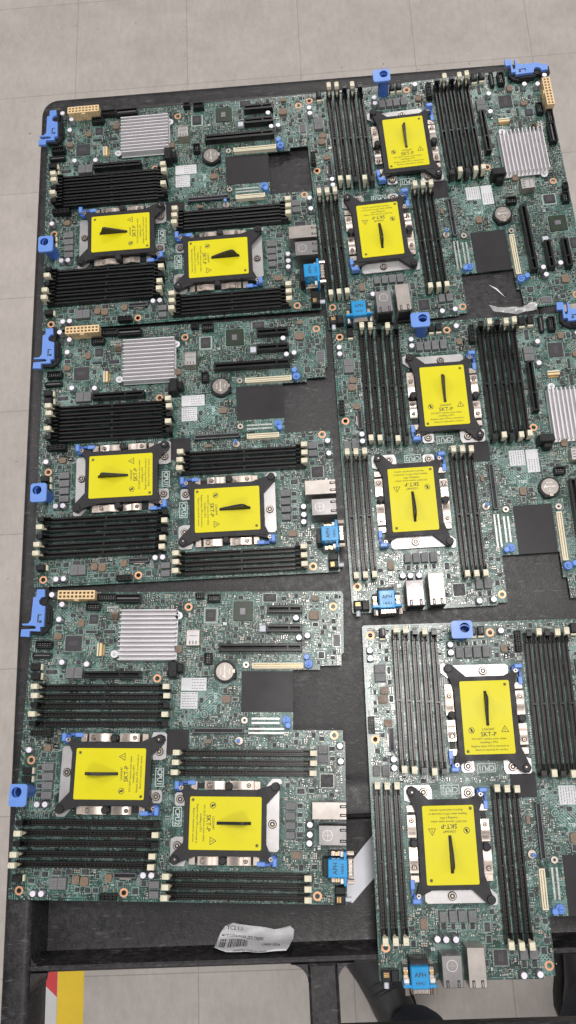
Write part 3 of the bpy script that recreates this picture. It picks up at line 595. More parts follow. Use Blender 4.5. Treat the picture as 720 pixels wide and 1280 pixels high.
# battery
cx,cy,z=D['battery'][0]
bm_=MB(); bm_.ring(cx,cy,10.2,11.8,.05,6.2,'black',32); bm_.box(cx+9,cy-3,6,9,.05,6.6,'black',.6); bm_.box(cx-1,cy+10.5,6,3,.05,6.0,'black',.5)
bo=bm_.build('coin_battery',proto,smooth=True); mark(cx,cy,24,24)
cell=MB(); cell.cyl(0,0,10,2,7.9,'batt',40,ch=.6)
for k in range(3):   # three diamond emblem
    a=math.radians(90+120*k); d=Vector((math.cos(a),math.sin(a))); n_=Vector((-d.y,d.x)); o_=Vector((-4.9,.4))
    P=[o_,o_+d*1.1+n_*.62,o_+d*2.2,o_+d*1.1-n_*.62]; cell.add([(p.x,p.y,7.95) for p in P],[(3,2,1,0)],'etch')
cell.text('MITSUBISHI',1.9,2.0,.2,7.95,'etch'); cell.text('ELECTRIC',1.5,0,4.6,7.95,'etch'); cell.text('3V',1.7,0,-2.8,7.95,'etch'); cell.text('LITHIUM',1.5,0,-5.2,7.95,'etch')
co=cell.build('cell',bo,smooth=True,loc=(cx,cy,0)); co.rotation_euler=(0,0,math.radians(90))
MB().box(cx+9.4,cy+.5,3.6,4.4,6.6,8.3,'steel',.3).build('contact_spring',bo)
for x,y,z in D['standoff']: MB().ring(x,y,1.5,3.4,.05,z+.5,'steel',20).build('standoff',proto,smooth=True); mark(x,y,7,7)
# blue plugs
def plug(x,y,x2,y2):
    m=MB(); m.cyl(x,y,4.6,.05,6,'blue',20,ch=.6); m.cyl(x,y,2.6,6,8.6,'blue',14,ch=.4); m.cyl(x2,y2,3.2,.05,8.0,'blue',18,ch=.6); m.box((x+x2)/2,(y+y2)/2,3,5,.05,5.2,'blue',.3); m.box(x,y,1.2,4.6,8.6,9.3,'darkblue',.1)
    m.build('release_button',proto,smooth=True,label='light blue plastic release button'); mark(x,y,11,11); mark(x2,y2,8,8)
P_=D['plug']; plug(P_[1][0],P_[1][1],P_[0][0],P_[0][1]); plug(P_[2][0],P_[2][1],P_[3][0],P_[3][1]+.5)
x,y,z=D['pin'][0]; MB().cyl(x,y,4.5,.05,2,'steel',22,ch=.5).cyl(x,y,1.6,2,z,'lightgrey',14,ch=.5).cyl(x,y,2.2,z-3,z,'blue',14,ch=.6).build('guide_pin',proto,smooth=True); mark(x,y,10,10)
# capacitors
cm={}
for x,y,z in D['cap']:
    if z not in cm:
        o=MB().box(0,0,7.0,7.0,.05,.8,'chip',.1).cyl(0,0,3.15,.8,z,'cap',22,top='cap_top',ch=.35).build('capacitor',proto,smooth=True); cm[z]=o.data
    else: o=bpy.data.objects.new('capacitor',cm[z]); C.objects.link(o); o.parent=proto
    o.location=(x*.001,y*.001,0); mark(x,y,7,7)
for cx,cy,w,h,z in D['choke']:
    m=MB().box(cx,cy,w-.6,h-.6,.05,z,'choke',.5)
    for k in range(3): m.box(cx,cy+(k-1)*h*.2,w*.5,h*.07,z,z+.03,'chip2')
    frame(cx,cy,w+1.0,h+1.0,.3); m.build('inductor',proto); mark(cx,cy,w+.6,h+.6)
for cx,cy,w,h,z in D['coil']:
    MB().box(cx,cy,w,h,.05,1.0,'chip2').prism([(cx-w*.5,cy-h*.3),(cx-w*.3,cy-h*.5),(cx+w*.3,cy-h*.5),(cx+w*.5,cy-h*.3),(cx+w*.5,cy+h*.3),(cx+w*.3,cy+h*.5),(cx-w*.3,cy+h*.5),(cx-w*.5,cy+h*.3)],1,z,'coil').build('coil',proto,label='small brown coil'); frame(cx,cy,w+1.2,h+1.2,.3); mark(cx,cy,w+.6,h+.6)
def chip(cx,cy,w,h,z,mat='chip',name='chip'):
    m=MB().box(cx,cy,w-1.2,h-1.2,.1,z,mat,.15); m.cyl(cx-w/2+1.5,cy+h/2-1.5,.35,z,z+.02,'chip2' if mat=='chip' else 'chip',8)
    k=max(2,int(w/1.15)); k2=max(2,int(h/1.15))
    for i in range(k):
        x=cx-w/2+1+(w-2)*i/(k-1)
        for s in (-1,1): m.box(x,cy+s*(h/2-.35),.45,.9,.02,.3,'pad',0,False)
    if w>6.5 or h>6.5:
        for i in range(k2):
            y=cy-h/2+1+(h-2)*i/(k2-1)
            for s in (-1,1): m.box(cx+s*(w/2-.35),y,.9,.45,.02,.3,'pad',0,False)
    if w>7: 
        for q in range(3): m.quad(cx,cy+1.6-1.6*q,w*.5,.35,z+.015,'chip2')
    frame(cx,cy,w+1.0,h+1.0,.3); o=m.build(name,proto); mark(cx,cy,w+.6,h+.6); return o
for a in D['chip']: chip(*a)
for a in D['greychip']: chip(*a,mat='chip2')
cx,cy,w,h,z=D['framedchip'][0]; o=chip(cx,cy,w,h,z); frame(cx,cy,w+2.2,h+2.2,.9)
cx,cy,w,h,z=D['bga'][0]; bo2=MB().box(cx,cy,w,h,.1,z,'sub',.1).build('chip',proto,label='large dark green chip with a bare silicon die'); mark(cx,cy,w+1,h+1)
a=D['die'][0]; MB().box(a[0],a[1],a[2],a[3],z,a[4],'die',.1).build('die',bo2); frame(cx,cy,w+1.4,h+1.4,.4)
# stickers
for i,(cx,cy,w,h,z) in enumerate(D['label']):
    m=MB().box(cx,cy,w,h,.07,.2,'paper')
    x0_=cx-w/2+(w*.42 if i==0 else 1.4)
    for q in range(4 if i==0 else 6):
        x=x0_
        while x<cx+w/2-1.6:
            l_=rnd.uniform(.9,2.4); l_=min(l_,cx+w/2-1-x); m.quad(x+l_/2,cy+h/2-(2.0 if i==0 else 1.6)-q*(3.0 if i==0 else 2.7),l_,.7,.23,'ink_grey'); x+=l_+rnd.uniform(.5,1.6)
    m.build('sticker',proto,label='white paper sticker on the board'); mark(cx,cy,w,h)
# silk printing: maker's name, round mark
silk.text('DELL',4.9,210.3,-113.0,.06,'silk_bold',rot=-90,sx=.95); silk.text('EMC',4.6,210.3,-125.2,.06,'silk',rot=-90,sx=1.05); mark(210.5,-115,7,32)
def circ_silk(x,y,r,t,n=24):
    vs=[];fs=[]
    for i in range(n):
        a=2*PI*i/n; vs+=[(x+r*math.cos(a),y+r*math.sin(a),.06),(x+(r-t)*math.cos(a),y+(r-t)*math.sin(a),.06)]
    for i in range(n): j=(i+1)%n; fs.append((2*i,2*j,2*j+1,2*i+1))
    silk.add(vs,fs,'silk')
circ_silk(199,-129.8,3.9,.5); silk.text('e1',4.6,199,-129.8,.06,'silk',rot=-90); mark(199,-129.8,9,9); circ_silk(203.8,-105.2,3.6,.35); mark(203.8,-105.2,8,8)

# --- rear ports ---
for i,(cx,cy,w,h,z) in enumerate(D['rj']):
    m=MB(); mt='port_shell' if i==0 else 'port_shell_dull'
    m.box(cx,cy,w,h,1,z,mt,.4); m.box(cx+w/2+.05,cy,.3,h-3,5,z-5,'black')
    for s in (-1,1):
        m.box(cx+w/2-3.5,cy+s*(h/2-4.2),6.2,2.8,z,z+.05,'ink'); m.box(cx+w/2-3.0,cy+s*(h/2-4.2),4.6,1.3,z+.05,z+.9,mt,.2)
    if i==1:
        n_=22; m.ring(cx-w*.18,cy,4.7,5.0,z,z+.06,'alu',24); m.box(cx-w*.18,cy,.25,9,z,z+.05,'steel'); m.box(cx-w*.18,cy,9,.25,z,z+.06,'steel')
    o=m.build('network_port',proto,label='steel network port, '+('the bright one' if i==0 else 'stamped with a round mark')); mark(cx,cy,w+6,h+1)
cx,cy,w,h,z=D['vga'][0]
m=MB().box(cx+.5,cy,w,h,.5,z,'vga',.8).box(cx-w/2-1.5,cy,6,h,.5,z-9,'black',.5)
vo=m.build('video_port',proto,label='azure video port between two screw posts'); mark(cx,cy,w+10,34)
MB().text('APH',5.8,cx-1.8,cy+.2,z+.05,'ink',rot=90,sx=1).text('HHU',4.2,cx+5.2,cy,z+.05,'ink',rot=90).build('lettering',vo)
a=D['vgaflange'][0]; MB().box(a[0],a[1],2.6,31,3,z-.5,'vga',.4).build('flange',vo)
a=D['vgashell'][0]
m=MB(); m.box(a[0]-.4,a[1],5.4,17.5,7,z-5,'steel',1.0)
for k in range(5): m.box(a[0]-.4,a[1]-7+3.5*k,4.6,1.5,z-5,z-4.2,'steel',.3)
m.build('plug_shell',vo)
for s in (-1,1): MB().tube([(a[0]-3.5,a[1]+s*13,z-8),(a[0]+3,a[1]+s*13,z-8)],2.6,'steel',8).build('jack_screw',vo,smooth=True)
for s in (-1,1):
    m=MB(); m.box(cx+1,cy+s*12.2,18,5.2,.5,14,'steel',.6); m.cyl(cx-4,cy+s*12.2,1.6,14,15,'steel',10); m.box(cx+5.5,cy+s*12.2,5,5.4,14,21,'etch',.6); m.box(cx-1,cy+s*12.2,2.5,4,14,17,'gold',.4); m.box(cx-7,cy+s*12.2,2.5,4,13.9,15.5,'chip',.3); m.build('side_bracket',vo)
a=D['jack']
m=MB().box(a[0][0],a[0][1],a[0][2],a[0][3],.05,12,'black',.8).box(a[1][0],a[1][1],a[1][2],a[1][3],.05,12,'black',.8)
for q in range(3): m.box(a[1][0]-2.6+q*1.5,a[1][1],.9,5.2,12,12.5,'gold',.1)
jo=m.build('audio_jack',proto,label='black jack with gold contacts'); mark(a[0][0],a[0][1]-4,12,20)
b_=D['jacktip'][0]; MB().tube([(b_[0]-3,b_[1],6.5),(b_[0]+3,b_[1],6.5)],2.5,'lightgrey',14).build('push_button',jo,smooth=True)

# --- blue ring post and blue latch ---
cx,cy,w,h,z=D['ring'][0]; hx,hy,_=D['ringhole'][0]
po=MB().ring(17.2,-209,5.3,6.6,.05,28.2,'darkblue',28).build('lifting_post',proto,smooth=True,label='blue lifting post with a hole in its top'); mark(17.2,-209,15,15)
def ringplate():
    bm=bmesh.new(); E=[]
    def loop(pts):
        vs=[bm.verts.new((x*.001,y*.001,.031)) for x,y in pts]
        for i in range(len(vs)): E.append(bm.edges.new((vs[i],vs[(i+1)%len(vs)])))
    X0,X1,Y0,Y1=cx-w/2,cx+w/2,cy-h/2,cy+h/2; r=3; pts=[]
    for qx,qy,a0 in ((X1-r,Y1-r,0),(X0+r,Y1-r,90),(X0+r,Y0+r,180),(X1-r,Y0+r,270)):
        for k in range(6): a=math.radians(a0+18*k); pts.append((qx+r*math.cos(a),qy+r*math.sin(a)))
    loop(pts); loop([(hx+5.2*math.cos(2*PI*i/28),hy+5.2*math.sin(2*PI*i/28)) for i in range(28)])
    bmesh.ops.triangle_fill(bm,use_beauty=True,use_dissolve=False,edges=E)
    r_=bmesh.ops.extrude_face_region(bm,geom=bm.faces[:])
    for v in [g for g in r_['geom'] if isinstance(g,bmesh.types.BMVert)]: v.co.z-=.003
    bmesh.ops.recalc_face_normals(bm,faces=bm.faces[:]); me=bpy.data.meshes.new('lifting_plate'); bm.to_mesh(me); bm.free(); me.materials.append(M['blue'])
    o=bpy.data.objects.new('lifting_plate',me); C.objects.link(o); o.parent=po
ringplate(); MB().ring(hx,hy,5.15,6.3,8,30.8,'darkblue',28).cyl(hx,hy,5.1,6,8,'darkblue',24).build('bore',po,smooth=True)
lo=MB().prism(LATCH,5.5,9.5,'blue').build('board_latch',proto,label='light blue plastic board latch')
a=D['latchhole'][0]; m=MB(); m.box(a[0]-1.6,a[1],1.4,9,9.5,9.55,'ink'); m.box(a[0]+1.3,a[1]-3.4,3,2.6,9.5,9.55,'ink'); m.box(a[0],a[1]+4,4.4,1,9.5,9.55,'ink'); m.build('slit_shade',lo)  # dark inside of the latch hole painted as flat black strips
a=D['latchbody'][0]
MB().prism([(9.6,7),(20,7),(22,2),(20.5,-10),(24,-14),(27,-20),(27,-34),(23,-42),(17.5,-46),(6,-44.5),(6,-30),(7,-5)],.05,5.5,'black').box(24.2,-24,2.6,20,.05,8.0,'black',.8).cyl(16.5,-9.6,4.2,5.5,6.5,'black',20).build('latch_base',lo); mark(17,-20,24,56)

# --- thousands of small surface mounted components, pads, silkscreen lines ---
MIX=[('mlcc',.34),('res',.42),('pad',.06),('coil',.18)]
def pick():
    r=rnd.random()
    for n_,p in MIX:
        r-=p
        if r<0: return n_
    return 'res'
# small ICs
k=0; tries=0
while k<150 and tries<12000:
    tries+=1; x,y=rnd.uniform(8,344),rnd.uniform(-310,0); w_,h_=rnd.choice(((3,3),(4,3),(2.6,2.4),(5,4),(5,5),(6,3.5)))
    if inside(x,y,4) and free(x,y,w_+.4,h_+.4):
        small.box(x,y,w_-.8,h_,.05,1.0,'chip',.1,False)
        for s in (-1,1):
            for q in range(3): small.box(x+s*(w_/2-.2),y-h_*.3+q*h_*.3,.6,.35,0,.3,'pad',0,False)
        mark(x,y,w_,h_,.3); frame(x,y,w_+.8,h_+.8,.22); k+=1
cnt=0; tries=0
while cnt<2600 and tries<26000:
    tries+=1
    x,y=rnd.uniform(6,346),rnd.uniform(-312,1)
    if not inside(x,y,2): continue
    horiz=rnd.random()<.5; n_=rnd.choice((1,2,3,4,6,8)); sz=rnd.choice(((1.0,.55,.4),(1.0,.55,.4),(1.6,.85,.6),(2.1,1.25,.9),(3.0,1.6,1.2))); step=sz[1]+.55
    vert=rnd.random()<.5; mt=pick()
    for k in range(n_):
        px,py=(x+k*step,y) if horiz else (x,y+k*step)
        w_,h_=(sz[1],sz[0]) if horiz else (sz[0],sz[1])
        if not inside(px,py,1.2) or not free(px,py,w_+.3,h_+.3): break
        small.box(px,py,w_*(1 if horiz else .5),h_*(.5 if horiz else 1),0,sz[2],mt,0,False)
        for s in (-1,1):
            if horiz: small.box(px,py+s*h_*.38,w_,h_*.26,0,sz[2]+.02,'pad',0,False)
            else: small.box(px+s*w_*.38,py,w_*.26,h_,0,sz[2]+.02,'pad',0,False)
        mark(px,py,w_,h_,.15); cnt+=1
# silkscreen: boxes, rules and specks of lettering
for _ in range(1700):
    x,y=rnd.uniform(6,346),rnd.uniform(-312,0)
    if not inside(x,y,3): continue
    w_,h_=rnd.uniform(2,9),rnd.uniform(1.5,6)
    if rnd.random()<.45:
        if free(x,y,1,1): frame(x,y,w_,h_,.32,.03)
    else:
        nn=rnd.randint(2,5); v_=rnd.random()<.5
        for q in range(nn):
            px,py=(x,y+q*1.1) if v_ else (x+q*1.1,y)
            if free(px,py,.7,.7): silk.quad(px,py,.8 if rnd.random()<.7 else .3,.85 if rnd.random()<.7 else .3,.035,'silk')
for _ in range(240):   # longer routed lines
    x,y=rnd.uniform(8,340),rnd.uniform(-308,-4); L_=rnd.uniform(6,26); h_=rnd.random()<.5
    ok=all(inside(x+(q if h_ else 0),y+(0 if h_ else q),2) and free(x+(q if h_ else 0),y+(0 if h_ else q),.3,.3) for q in (0,L_*.25,L_*.5,L_*.75,L_))
    if ok: silk.quad(x+(L_/2 if h_ else 0),y+(0 if h_ else L_/2),L_ if h_ else .2,.2 if h_ else L_,.025,'silk')
# comb of pads beside the top edge
for gx,gy in ((88,-14.6),(88,-18.0)):
    pass
cxp,cyp=93.5,-15.0
for r_ in (0,1):
    for q in range(6): silk.quad(cxp-6+q*2.2,cyp-r_*3.6,1.6,2.4,.05,'pad')
tr=MB()
def tquad(x0,y0,x1,y1,w_,z):
    d=Vector((x1-x0,y1-y0)); 
    if d.length<.01: return
    d.normalize(); n_=Vector((-d.y,d.x))*w_/2
    tr.add([(x0-n_.x,y0-n_.y,z),(x1-n_.x,y1-n_.y,z),(x1+n_.x,y1+n_.y,z),(x0+n_.x,y0+n_.y,z)],[(0,1,2,3)],TM)
for _ in range(2000):
    TM=rnd.choice(('trace','trace','trace_light','trace_dark','trace_dark'))
    x,y=rnd.uniform(8,342),rnd.uniform(-310,-2); nn=rnd.choice((1,2,3,4,6,9)); pitch=rnd.choice((1.1,1.4,1.9,2.4)); wt=pitch*rnd.choice((.3,.42,.5)); a=rnd.choice((0,0,90,90,45,-45)); L_=rnd.uniform(3,16)
    ca,sa=math.cos(math.radians(a)),math.sin(math.radians(a)); turn=rnd.choice((0,45,-45)); L2=rnd.uniform(2,8)
    cb,sb=math.cos(math.radians(a+turn)),math.sin(math.radians(a+turn))
    for q in range(nn):
        ox,oy=x-sa*q*pitch,y+ca*q*pitch; l1=L_+rnd.uniform(-.6,.6)
        ex,ey=ox+ca*l1,oy+sa*l1; fx,fy=ex+cb*L2,ey+sb*L2
        if inside(ox,oy,1) and inside(ex,ey,1): 
            z_=.008+.0005*(_%24); tquad(ox,oy,ex,ey,wt,z_)
            if inside(fx,fy,1): tquad(ex,ey,fx,fy,wt,z_+.0002)
for _ in range(170):
    TM=rnd.choice(('trace_dark','pour','pour'))
    x,y=rnd.uniform(10,340),rnd.uniform(-306,-6); w_,h_=rnd.uniform(4,16),rnd.uniform(4,14)
    if all(inside(x+a_*w_/2,y+b_*h_/2,1) for a_ in (-1,1) for b_ in (-1,1)): tr.quad(x,y,w_,h_,.004+.00002*_,TM)
tr.build('copper_traces',proto)
small.build('small_components',proto,kind='stuff',label='hundreds of tiny resistors, capacitors and chips')
silk.build('board_printing',proto)

# ---- copies ----
POSE=[((-.03951,.64029,.00166),(.00638,-.00291,.05939)),((-.01752,.32091,.00063),(.00274,.00076,.04704)),((0,0,0),(0,0,0)),((.61427,.69774,.00081),(.0022,.01013,-1.47623)),((.65159,.34192,.0001),(.00043,.00271,-1.51453)),((.68115,-.02288,-.00042),(-.00903,-.00842,-1.53995))]
LAB=['green server motherboard in the far left corner of the cart',
'green server motherboard in the middle of the left column of three',
'green server motherboard nearest the crumpled white label, at the near left of the cart',
'sideways green server motherboard at the far right corner, overhanging the cart edge',
'sideways green server motherboard with crumpled clear film at its far edge',
'sideways green server motherboard with its ports hanging over the cart opening']
def copy_tree(o,par=None):
    c=o.copy(); C.objects.link(c); c.parent=par
    for ch in list(kids.get(o.name,[])): copy_tree(ch,c)
    return c
kids={}
for o in list(bpy.data.objects):
    if o.parent: kids.setdefault(o.parent.name,[]).append(o)
roots=[]
for i in range(6):
    r=proto if i==2 else None
    if r is None: r=copy_tree(proto)
    roots.append(r)
for i,(r,(l_,e_)) in enumerate(zip(roots,POSE)):
    r.location=l_; r.rotation_euler=e_; r['label']=LAB[i]; r['group']='server motherboards laid out on the cart'
    cx,cy,w,h,z=lowc
    if i in (0,1,5): mezz(cx+3,cy-3.2,w+4,h-.6,z,r)
    else:
        m=MB(); padrows(cx,cy,w+4,h,m); m.build('solder_pads',r)

# ================= cart =================
TH=math.radians(2.8)
cart=thing('utility_cart','black moulded plastic utility cart whose top carries all the motherboards','cart',(0,0,-.94),(0,0,TH))
ZC=940  # child z offset: cart-local z=0 is the floor
def cbuild(m,name,**k):
    m.v=[(x,y,z+ZC) for x,y,z in m.v]; return m.build(name,cart,**k)
X0,X1,Y0,Y1=-18,632,-520,681
def rrect(off,r):
    pts=[]; R=max(r-off,1.0)
    for qx,qy,a0 in ((X1-off-R,Y1-off-R,0),(X0+off+R,Y1-off-R,90),(X0+off+R,Y0+off+R,180),(X1-off-R,Y0+off+R,270)):
        for k in range(9): a=math.radians(a0+k*90/8); pts.append((qx+R*math.cos(a),qy+R*math.sin(a)))
    return pts
prof=[(2,-64),(0,-62),(0,-16),(.8,-11),(3,-7.5),(6,-5.8),(10,-5.1),(23,-5.0),(26,-5.8),(28.5,-8.5),(30,-11),(30,-58),(28,-64)]
m=MB(); vs=[];fs=[]; n=36
for off,z in prof: vs+=[(x,y,z) for x,y in rrect(off,24)]
k=len(prof)
for j in range(k):
    jj=(j+1)%k
    for i in range(n): fs.append((j*n+i,j*n+(i+1)%n,jj*n+(i+1)%n,jj*n+i))
m.add(vs,fs,'cart'); cbuild(m,'rim',smooth=True)
# deck with a step, a deep trough and the beam before the openings
P=[(652,-11),(651,-8),(-206,-8),(-209,-8.6),(-212,-11),(-216,-12),(-224,-11.4),(-242,-9.2),(-246,-9.6),(-248.5,-12),(-250,-17),(-252,-44),(-254,-47),(-258,-48.5),(-366,-48.5),(-371,-47.5),(-373.5,-44),(-376,-12),(-377.5,-8.6),(-379.5,-7.4),(-381.6,-7.6),(-383,-9.5),(-383.8,-12),(-384,-62),(-381,-62),(-378,-52),(-250,-52),(-245,-20),(652,-20)]
m=MB(); n=len(P); xs=(11.5,602.5)
vs=[(xs[0],y,z) for y,z in P]+[(xs[1],y,z) for y,z in P]; fs=[(i,(i+1)%n,n+(i+1)%n,n+i) for i in range(n)]
m.add(vs,fs,'cart'); cbuild(m,'deck',smooth=True)
# rounded inner corner fillets of the trough's ends
m=MB(); 
for x,s in ((11.8,1),(602.2,-1)):
    m=MB(); m.add([(x,-250,-9),(x,-377,-9),(x+s*3.5,-372,-48.4),(x+s*3.5,-254,-48.4)],[(0,1,2,3) if s>0 else (3,2,1,0)],'cart'); cbuild(m,'trough_wall')

m=MB()
def bar(x0,x1,y0,y1,z0,z1,c): m.box((x0+x1)/2,(y0+y1)/2,x1-x0,y1-y0,z0,z1,'cart',c)
bar(290,319,-495,-383.6,-62,-7.5,2.5)
cbuild(m,'centre_post'); m=MB()
def corner(x,y,sx,sy,r=9):
    pts=[(x,y)]+[(x+sx*(r-r*math.sin(a)),y+sy*(r-r*math.cos(a))) for a in [PI/2*q/6 for q in range(7)]]
    m.prism(pts,-61.5,-8.2,'cart')
for x,sx in ((12,1),(290,-1),(319,1),(602,-1)):
    m=MB(); corner(x,-384,sx,-1,17); cbuild(m,'corner_web')
for x,sx in ((11.6,1),(602.4,-1)):
    m=MB(); pts=[(x,-378)]+[(x+sx*(11-11*math.sin(a)),-378+11-11*math.cos(a)) for a in [PI/2*q/6 for q in range(7)]]; m.prism(pts,-52,-9.5,'cart'); cbuild(m,'corner_web')
m=MB()
bar(319.5,602,-462,-441,-26,-9,3)
cbuild(m,'handle_bar')
for x,y in ((8,640),(586,640),(8,-215),(586,-215)):
    m=MB(); m.box(x+12,y,30,30,-900,-60,'cart',0); cbuild(m,'cart_leg')
m=MB(); m.box(307,215,590,900,-800,-770,'cart',4)
cbuild(m,'lower_shelf')
for x,y in ((20,640),(598,640),(20,-215),(598,-215)): 
    q=MB(); q.v=[]; q.tube([(x-12,y,-905),(x+12,y,-905)],34,'sole',20); cbuild(q,'caster_wheel',smooth=True)

# ================= floor and tape =================
fl=MB(); fl.add([(-6000,-6000,0),(6000,-6000,0),(6000,6000,0),(-6000,6000,0)],[(0,1,2,3)],'floor')
fo=fl.build('floor'); fo.location=(0,0,-.94); fo.rotation_euler=(0,0,TH); fo['kind']='structure'
RC=Matrix.Rotation(TH,4,'Z')
# shift the tile grid with the mesh: object origin placed on a tile corner
off=RC@Vector((.0285,.030,0)); fo.location=(off.x,off.y,-.94)
m=MB().box(-228,-720,53,560,0,.25,'yellow_tape'); o=m.build('floor_tape'); o.location=(0,0,-.94); o.rotation_euler=(0,0,TH); tag(o,'yellow tape stripe stuck on the floor along the hazard tape','tape')
m=MB(); x0,x1=-306,-255.5
m.box((x0+x1)/2,-720,x1-x0,560,0,.2,'white_tape')
for k in range(-2,4):
    y=-592-k*150+14
    m.prism([(x0,y),(x1,y-44),(x1,y-44+76),(x0,y+76)],.2,.28,'red')
o=m.build('hazard_tape'); o.location=(0,0,-.94); o.rotation_euler=(0,0,TH); tag(o,'red and white striped hazard tape on the floor','tape')

# ================= loose things on the cart =================
def cartobj(o,z=0): o.location=(0,0,z*.001); o.rotation_euler=(0,0,TH); return o
# crumpled address label, lying in the trough and climbing its near wall
LB=[(204,-353),(212,-350.5),(226,-352),(241,-355),(256,-357),(272,-355),(276,-359),(275,-366),(271.5,-373),(269,-378.5),(260,-380),(240,-379),(222,-379.5),(209,-377.5),(195,-372.5),(197,-363),(200,-358)]
def lz(x,y):
    base=-47.0
    # climbs the near wall beyond y=-366
    if y<-362: base+=min(31,(-362-y)*2.0)
    return base+2.2*math.sin(x*.21+y*.13)+1.5*math.sin(x*.09-y*.41)+2.6*max(0,math.sin((x-225)*.06))+3
def lmap(x,y): # squash y so the drawn outline keeps its look while the sheet climbs
    return (x,y if y>-366 else -366-(-366-y)*.45,lz(x,y))
from mathutils.geometry import intersect_point_tri_2d
def in_poly(x,y,P):
    c=False; j=len(P)-1
    for i in range(len(P)):
        if (P[i][1]>y)!=(P[j][1]>y) and x<(P[j][0]-P[i][0])*(y-P[i][1])/(P[j][1]-P[i][1])+P[i][0]: c=not c
        j=i
    return c
bm=bmesh.new(); vs_=[bm.verts.new((x,y,0)) for x,y in LB]; bm.faces.new(vs_)
for ax,lo_,hi_,st in (('x',192,278,2.5),('y',-381,-350,2.0)):
    q=lo_
    while q<hi_:
        co_=(q,0,0) if ax=='x' else (0,q,0); no_=(1,0,0) if ax=='x' else (0,1,0)
        bmesh.ops.bisect_plane(bm,geom=bm.verts[:]+bm.edges[:]+bm.faces[:],plane_co=co_,plane_no=no_); q+=st
bm.normal_update()
for v in bm.verts: v.co=Vector(lmap(v.co.x,v.co.y))*.001
bmesh.ops.recalc_face_normals(bm,faces=bm.faces[:])
g=bmesh.ops.solidify(bm,geom=bm.faces[:],thickness=.0002)
me=bpy.data.meshes.new('shipping_label'); bm.to_mesh(me); bm.free(); me.materials.append(M['paper']); me.polygons.foreach_set('use_smooth',[True]*len(me.polygons))
lab=bpy.data.objects.new('shipping_label',me); C.objects.link(lab); cartobj(lab); tag(lab,'crumpled white barcode label lying in the cart trough','label')
tx=MB()
tx.text('TC2 1.1',5.2,206,-354.8,0,'ink',rot=-4,align='LEFT'); tx.text('MICRO,BRD,ROLA ,2271,T30(00)',3.1,201,-361.2,0,'ink',rot=-5,align='LEFT')
tx.text('174061-0294',3.6,243,-371,0,'ink',rot=-2,align='LEFT'); tx.text('(30HVP)C1VC8WA672N00',3.0,215,-376.8,0,'ink',rot=-2,align='LEFT')
x=200
while x<229:
    w_=rnd.choice((.4,.6,.9,1.2)); 
    for q in range(4): tx.box(x+w_/2,-365.2-q*1.9-(x-200)*.04,w_,1.9,0,0,'ink',0,False) if not 205<x<208.5 else None
    x+=w_+rnd.choice((.5,.7,1.0))
new=[]
for v in tx.v:
    a_,b__,c_=lmap(v[0],v[1]); new.append((a_,b__,c_+.45))
tx.v=new
o=tx.build('label_printing',lab)
# grey strip of film between the two near boards, bent down into the trough
m=MB(); A=[(365,-270),(364,-312),(338,-336),(331,-333),(331,-322),(341,-296)]
st=MB(); P1=[(372,-262),(366,-268),(352,-282),(341,-294),(333,-318),(331,-334),(338,-336),(350,-324),(364,-311),(400,-278),(410,-262)]
st.prism(P1,-47.9,-47.3,'strip')
cartobj(tag(st.build('plastic_strip'),'pale grey plastic strip in the trough between the two near boards','strip'))
# crumpled clear film at the top of the middle right board
def crumple(name,pts,z,label,seed,amp=4):
    bm=bmesh.new(); bm.faces.new([bm.verts.new((x,y,0)) for x,y in pts])
    xs_=[p[0] for p in pts]; ys_=[p[1] for p in pts]
    for ax,lo_,hi_,st_ in (('x',min(xs_),max(xs_),2.6),('y',min(ys_),max(ys_),2.2)):
        q=lo_+1
        while q<hi_:
            co_=(q,0,0) if ax=='x' else (0,q,0); no_=(1,0,0) if ax=='x' else (0,1,0)
            bmesh.ops.bisect_plane(bm,geom=bm.verts[:]+bm.edges[:]+bm.faces[:],plane_co=co_,plane_no=no_); q+=st_
    rr=random.Random(seed)
    for v in bm.verts: v.co=Vector((v.co.x,v.co.y,z+amp*abs(math.sin(v.co.x*.07+v.co.y*.33))+rr.uniform(0,amp*.12)))*.001
    bmesh.ops.recalc_face_normals(bm,faces=bm.faces[:]); me=bpy.data.meshes.new(name); bm.to_mesh(me); bm.free(); me.materials.append(M['film'])
    o=bpy.data.objects.new(name,me); C.objects.link(o); cartobj(o); tag(o,label,'film'); return o
crumple('plastic_film',[(541,318.0),(552,314.5),(563,313.0),(577,314.5),(586,316.0),(592,318.5),(598,315.0),(597.5,308.5),(592,307.0),(580,307.0),(562,306.0),(548,311.0)],1,'crumpled clear plastic film against the middle right motherboard',3,6)
m=MB(); m.prism([(547,354),(556.5,348),(565,335.5),(559.5,341.5),(555,346.8)],-7.9,-7.8,'white_tape')  # scratch in the deck, built as a thin white sliver
cartobj(tag(m.build('scratch_sliver'),'thin white scratch on the bare cart surface','tape scrap'))

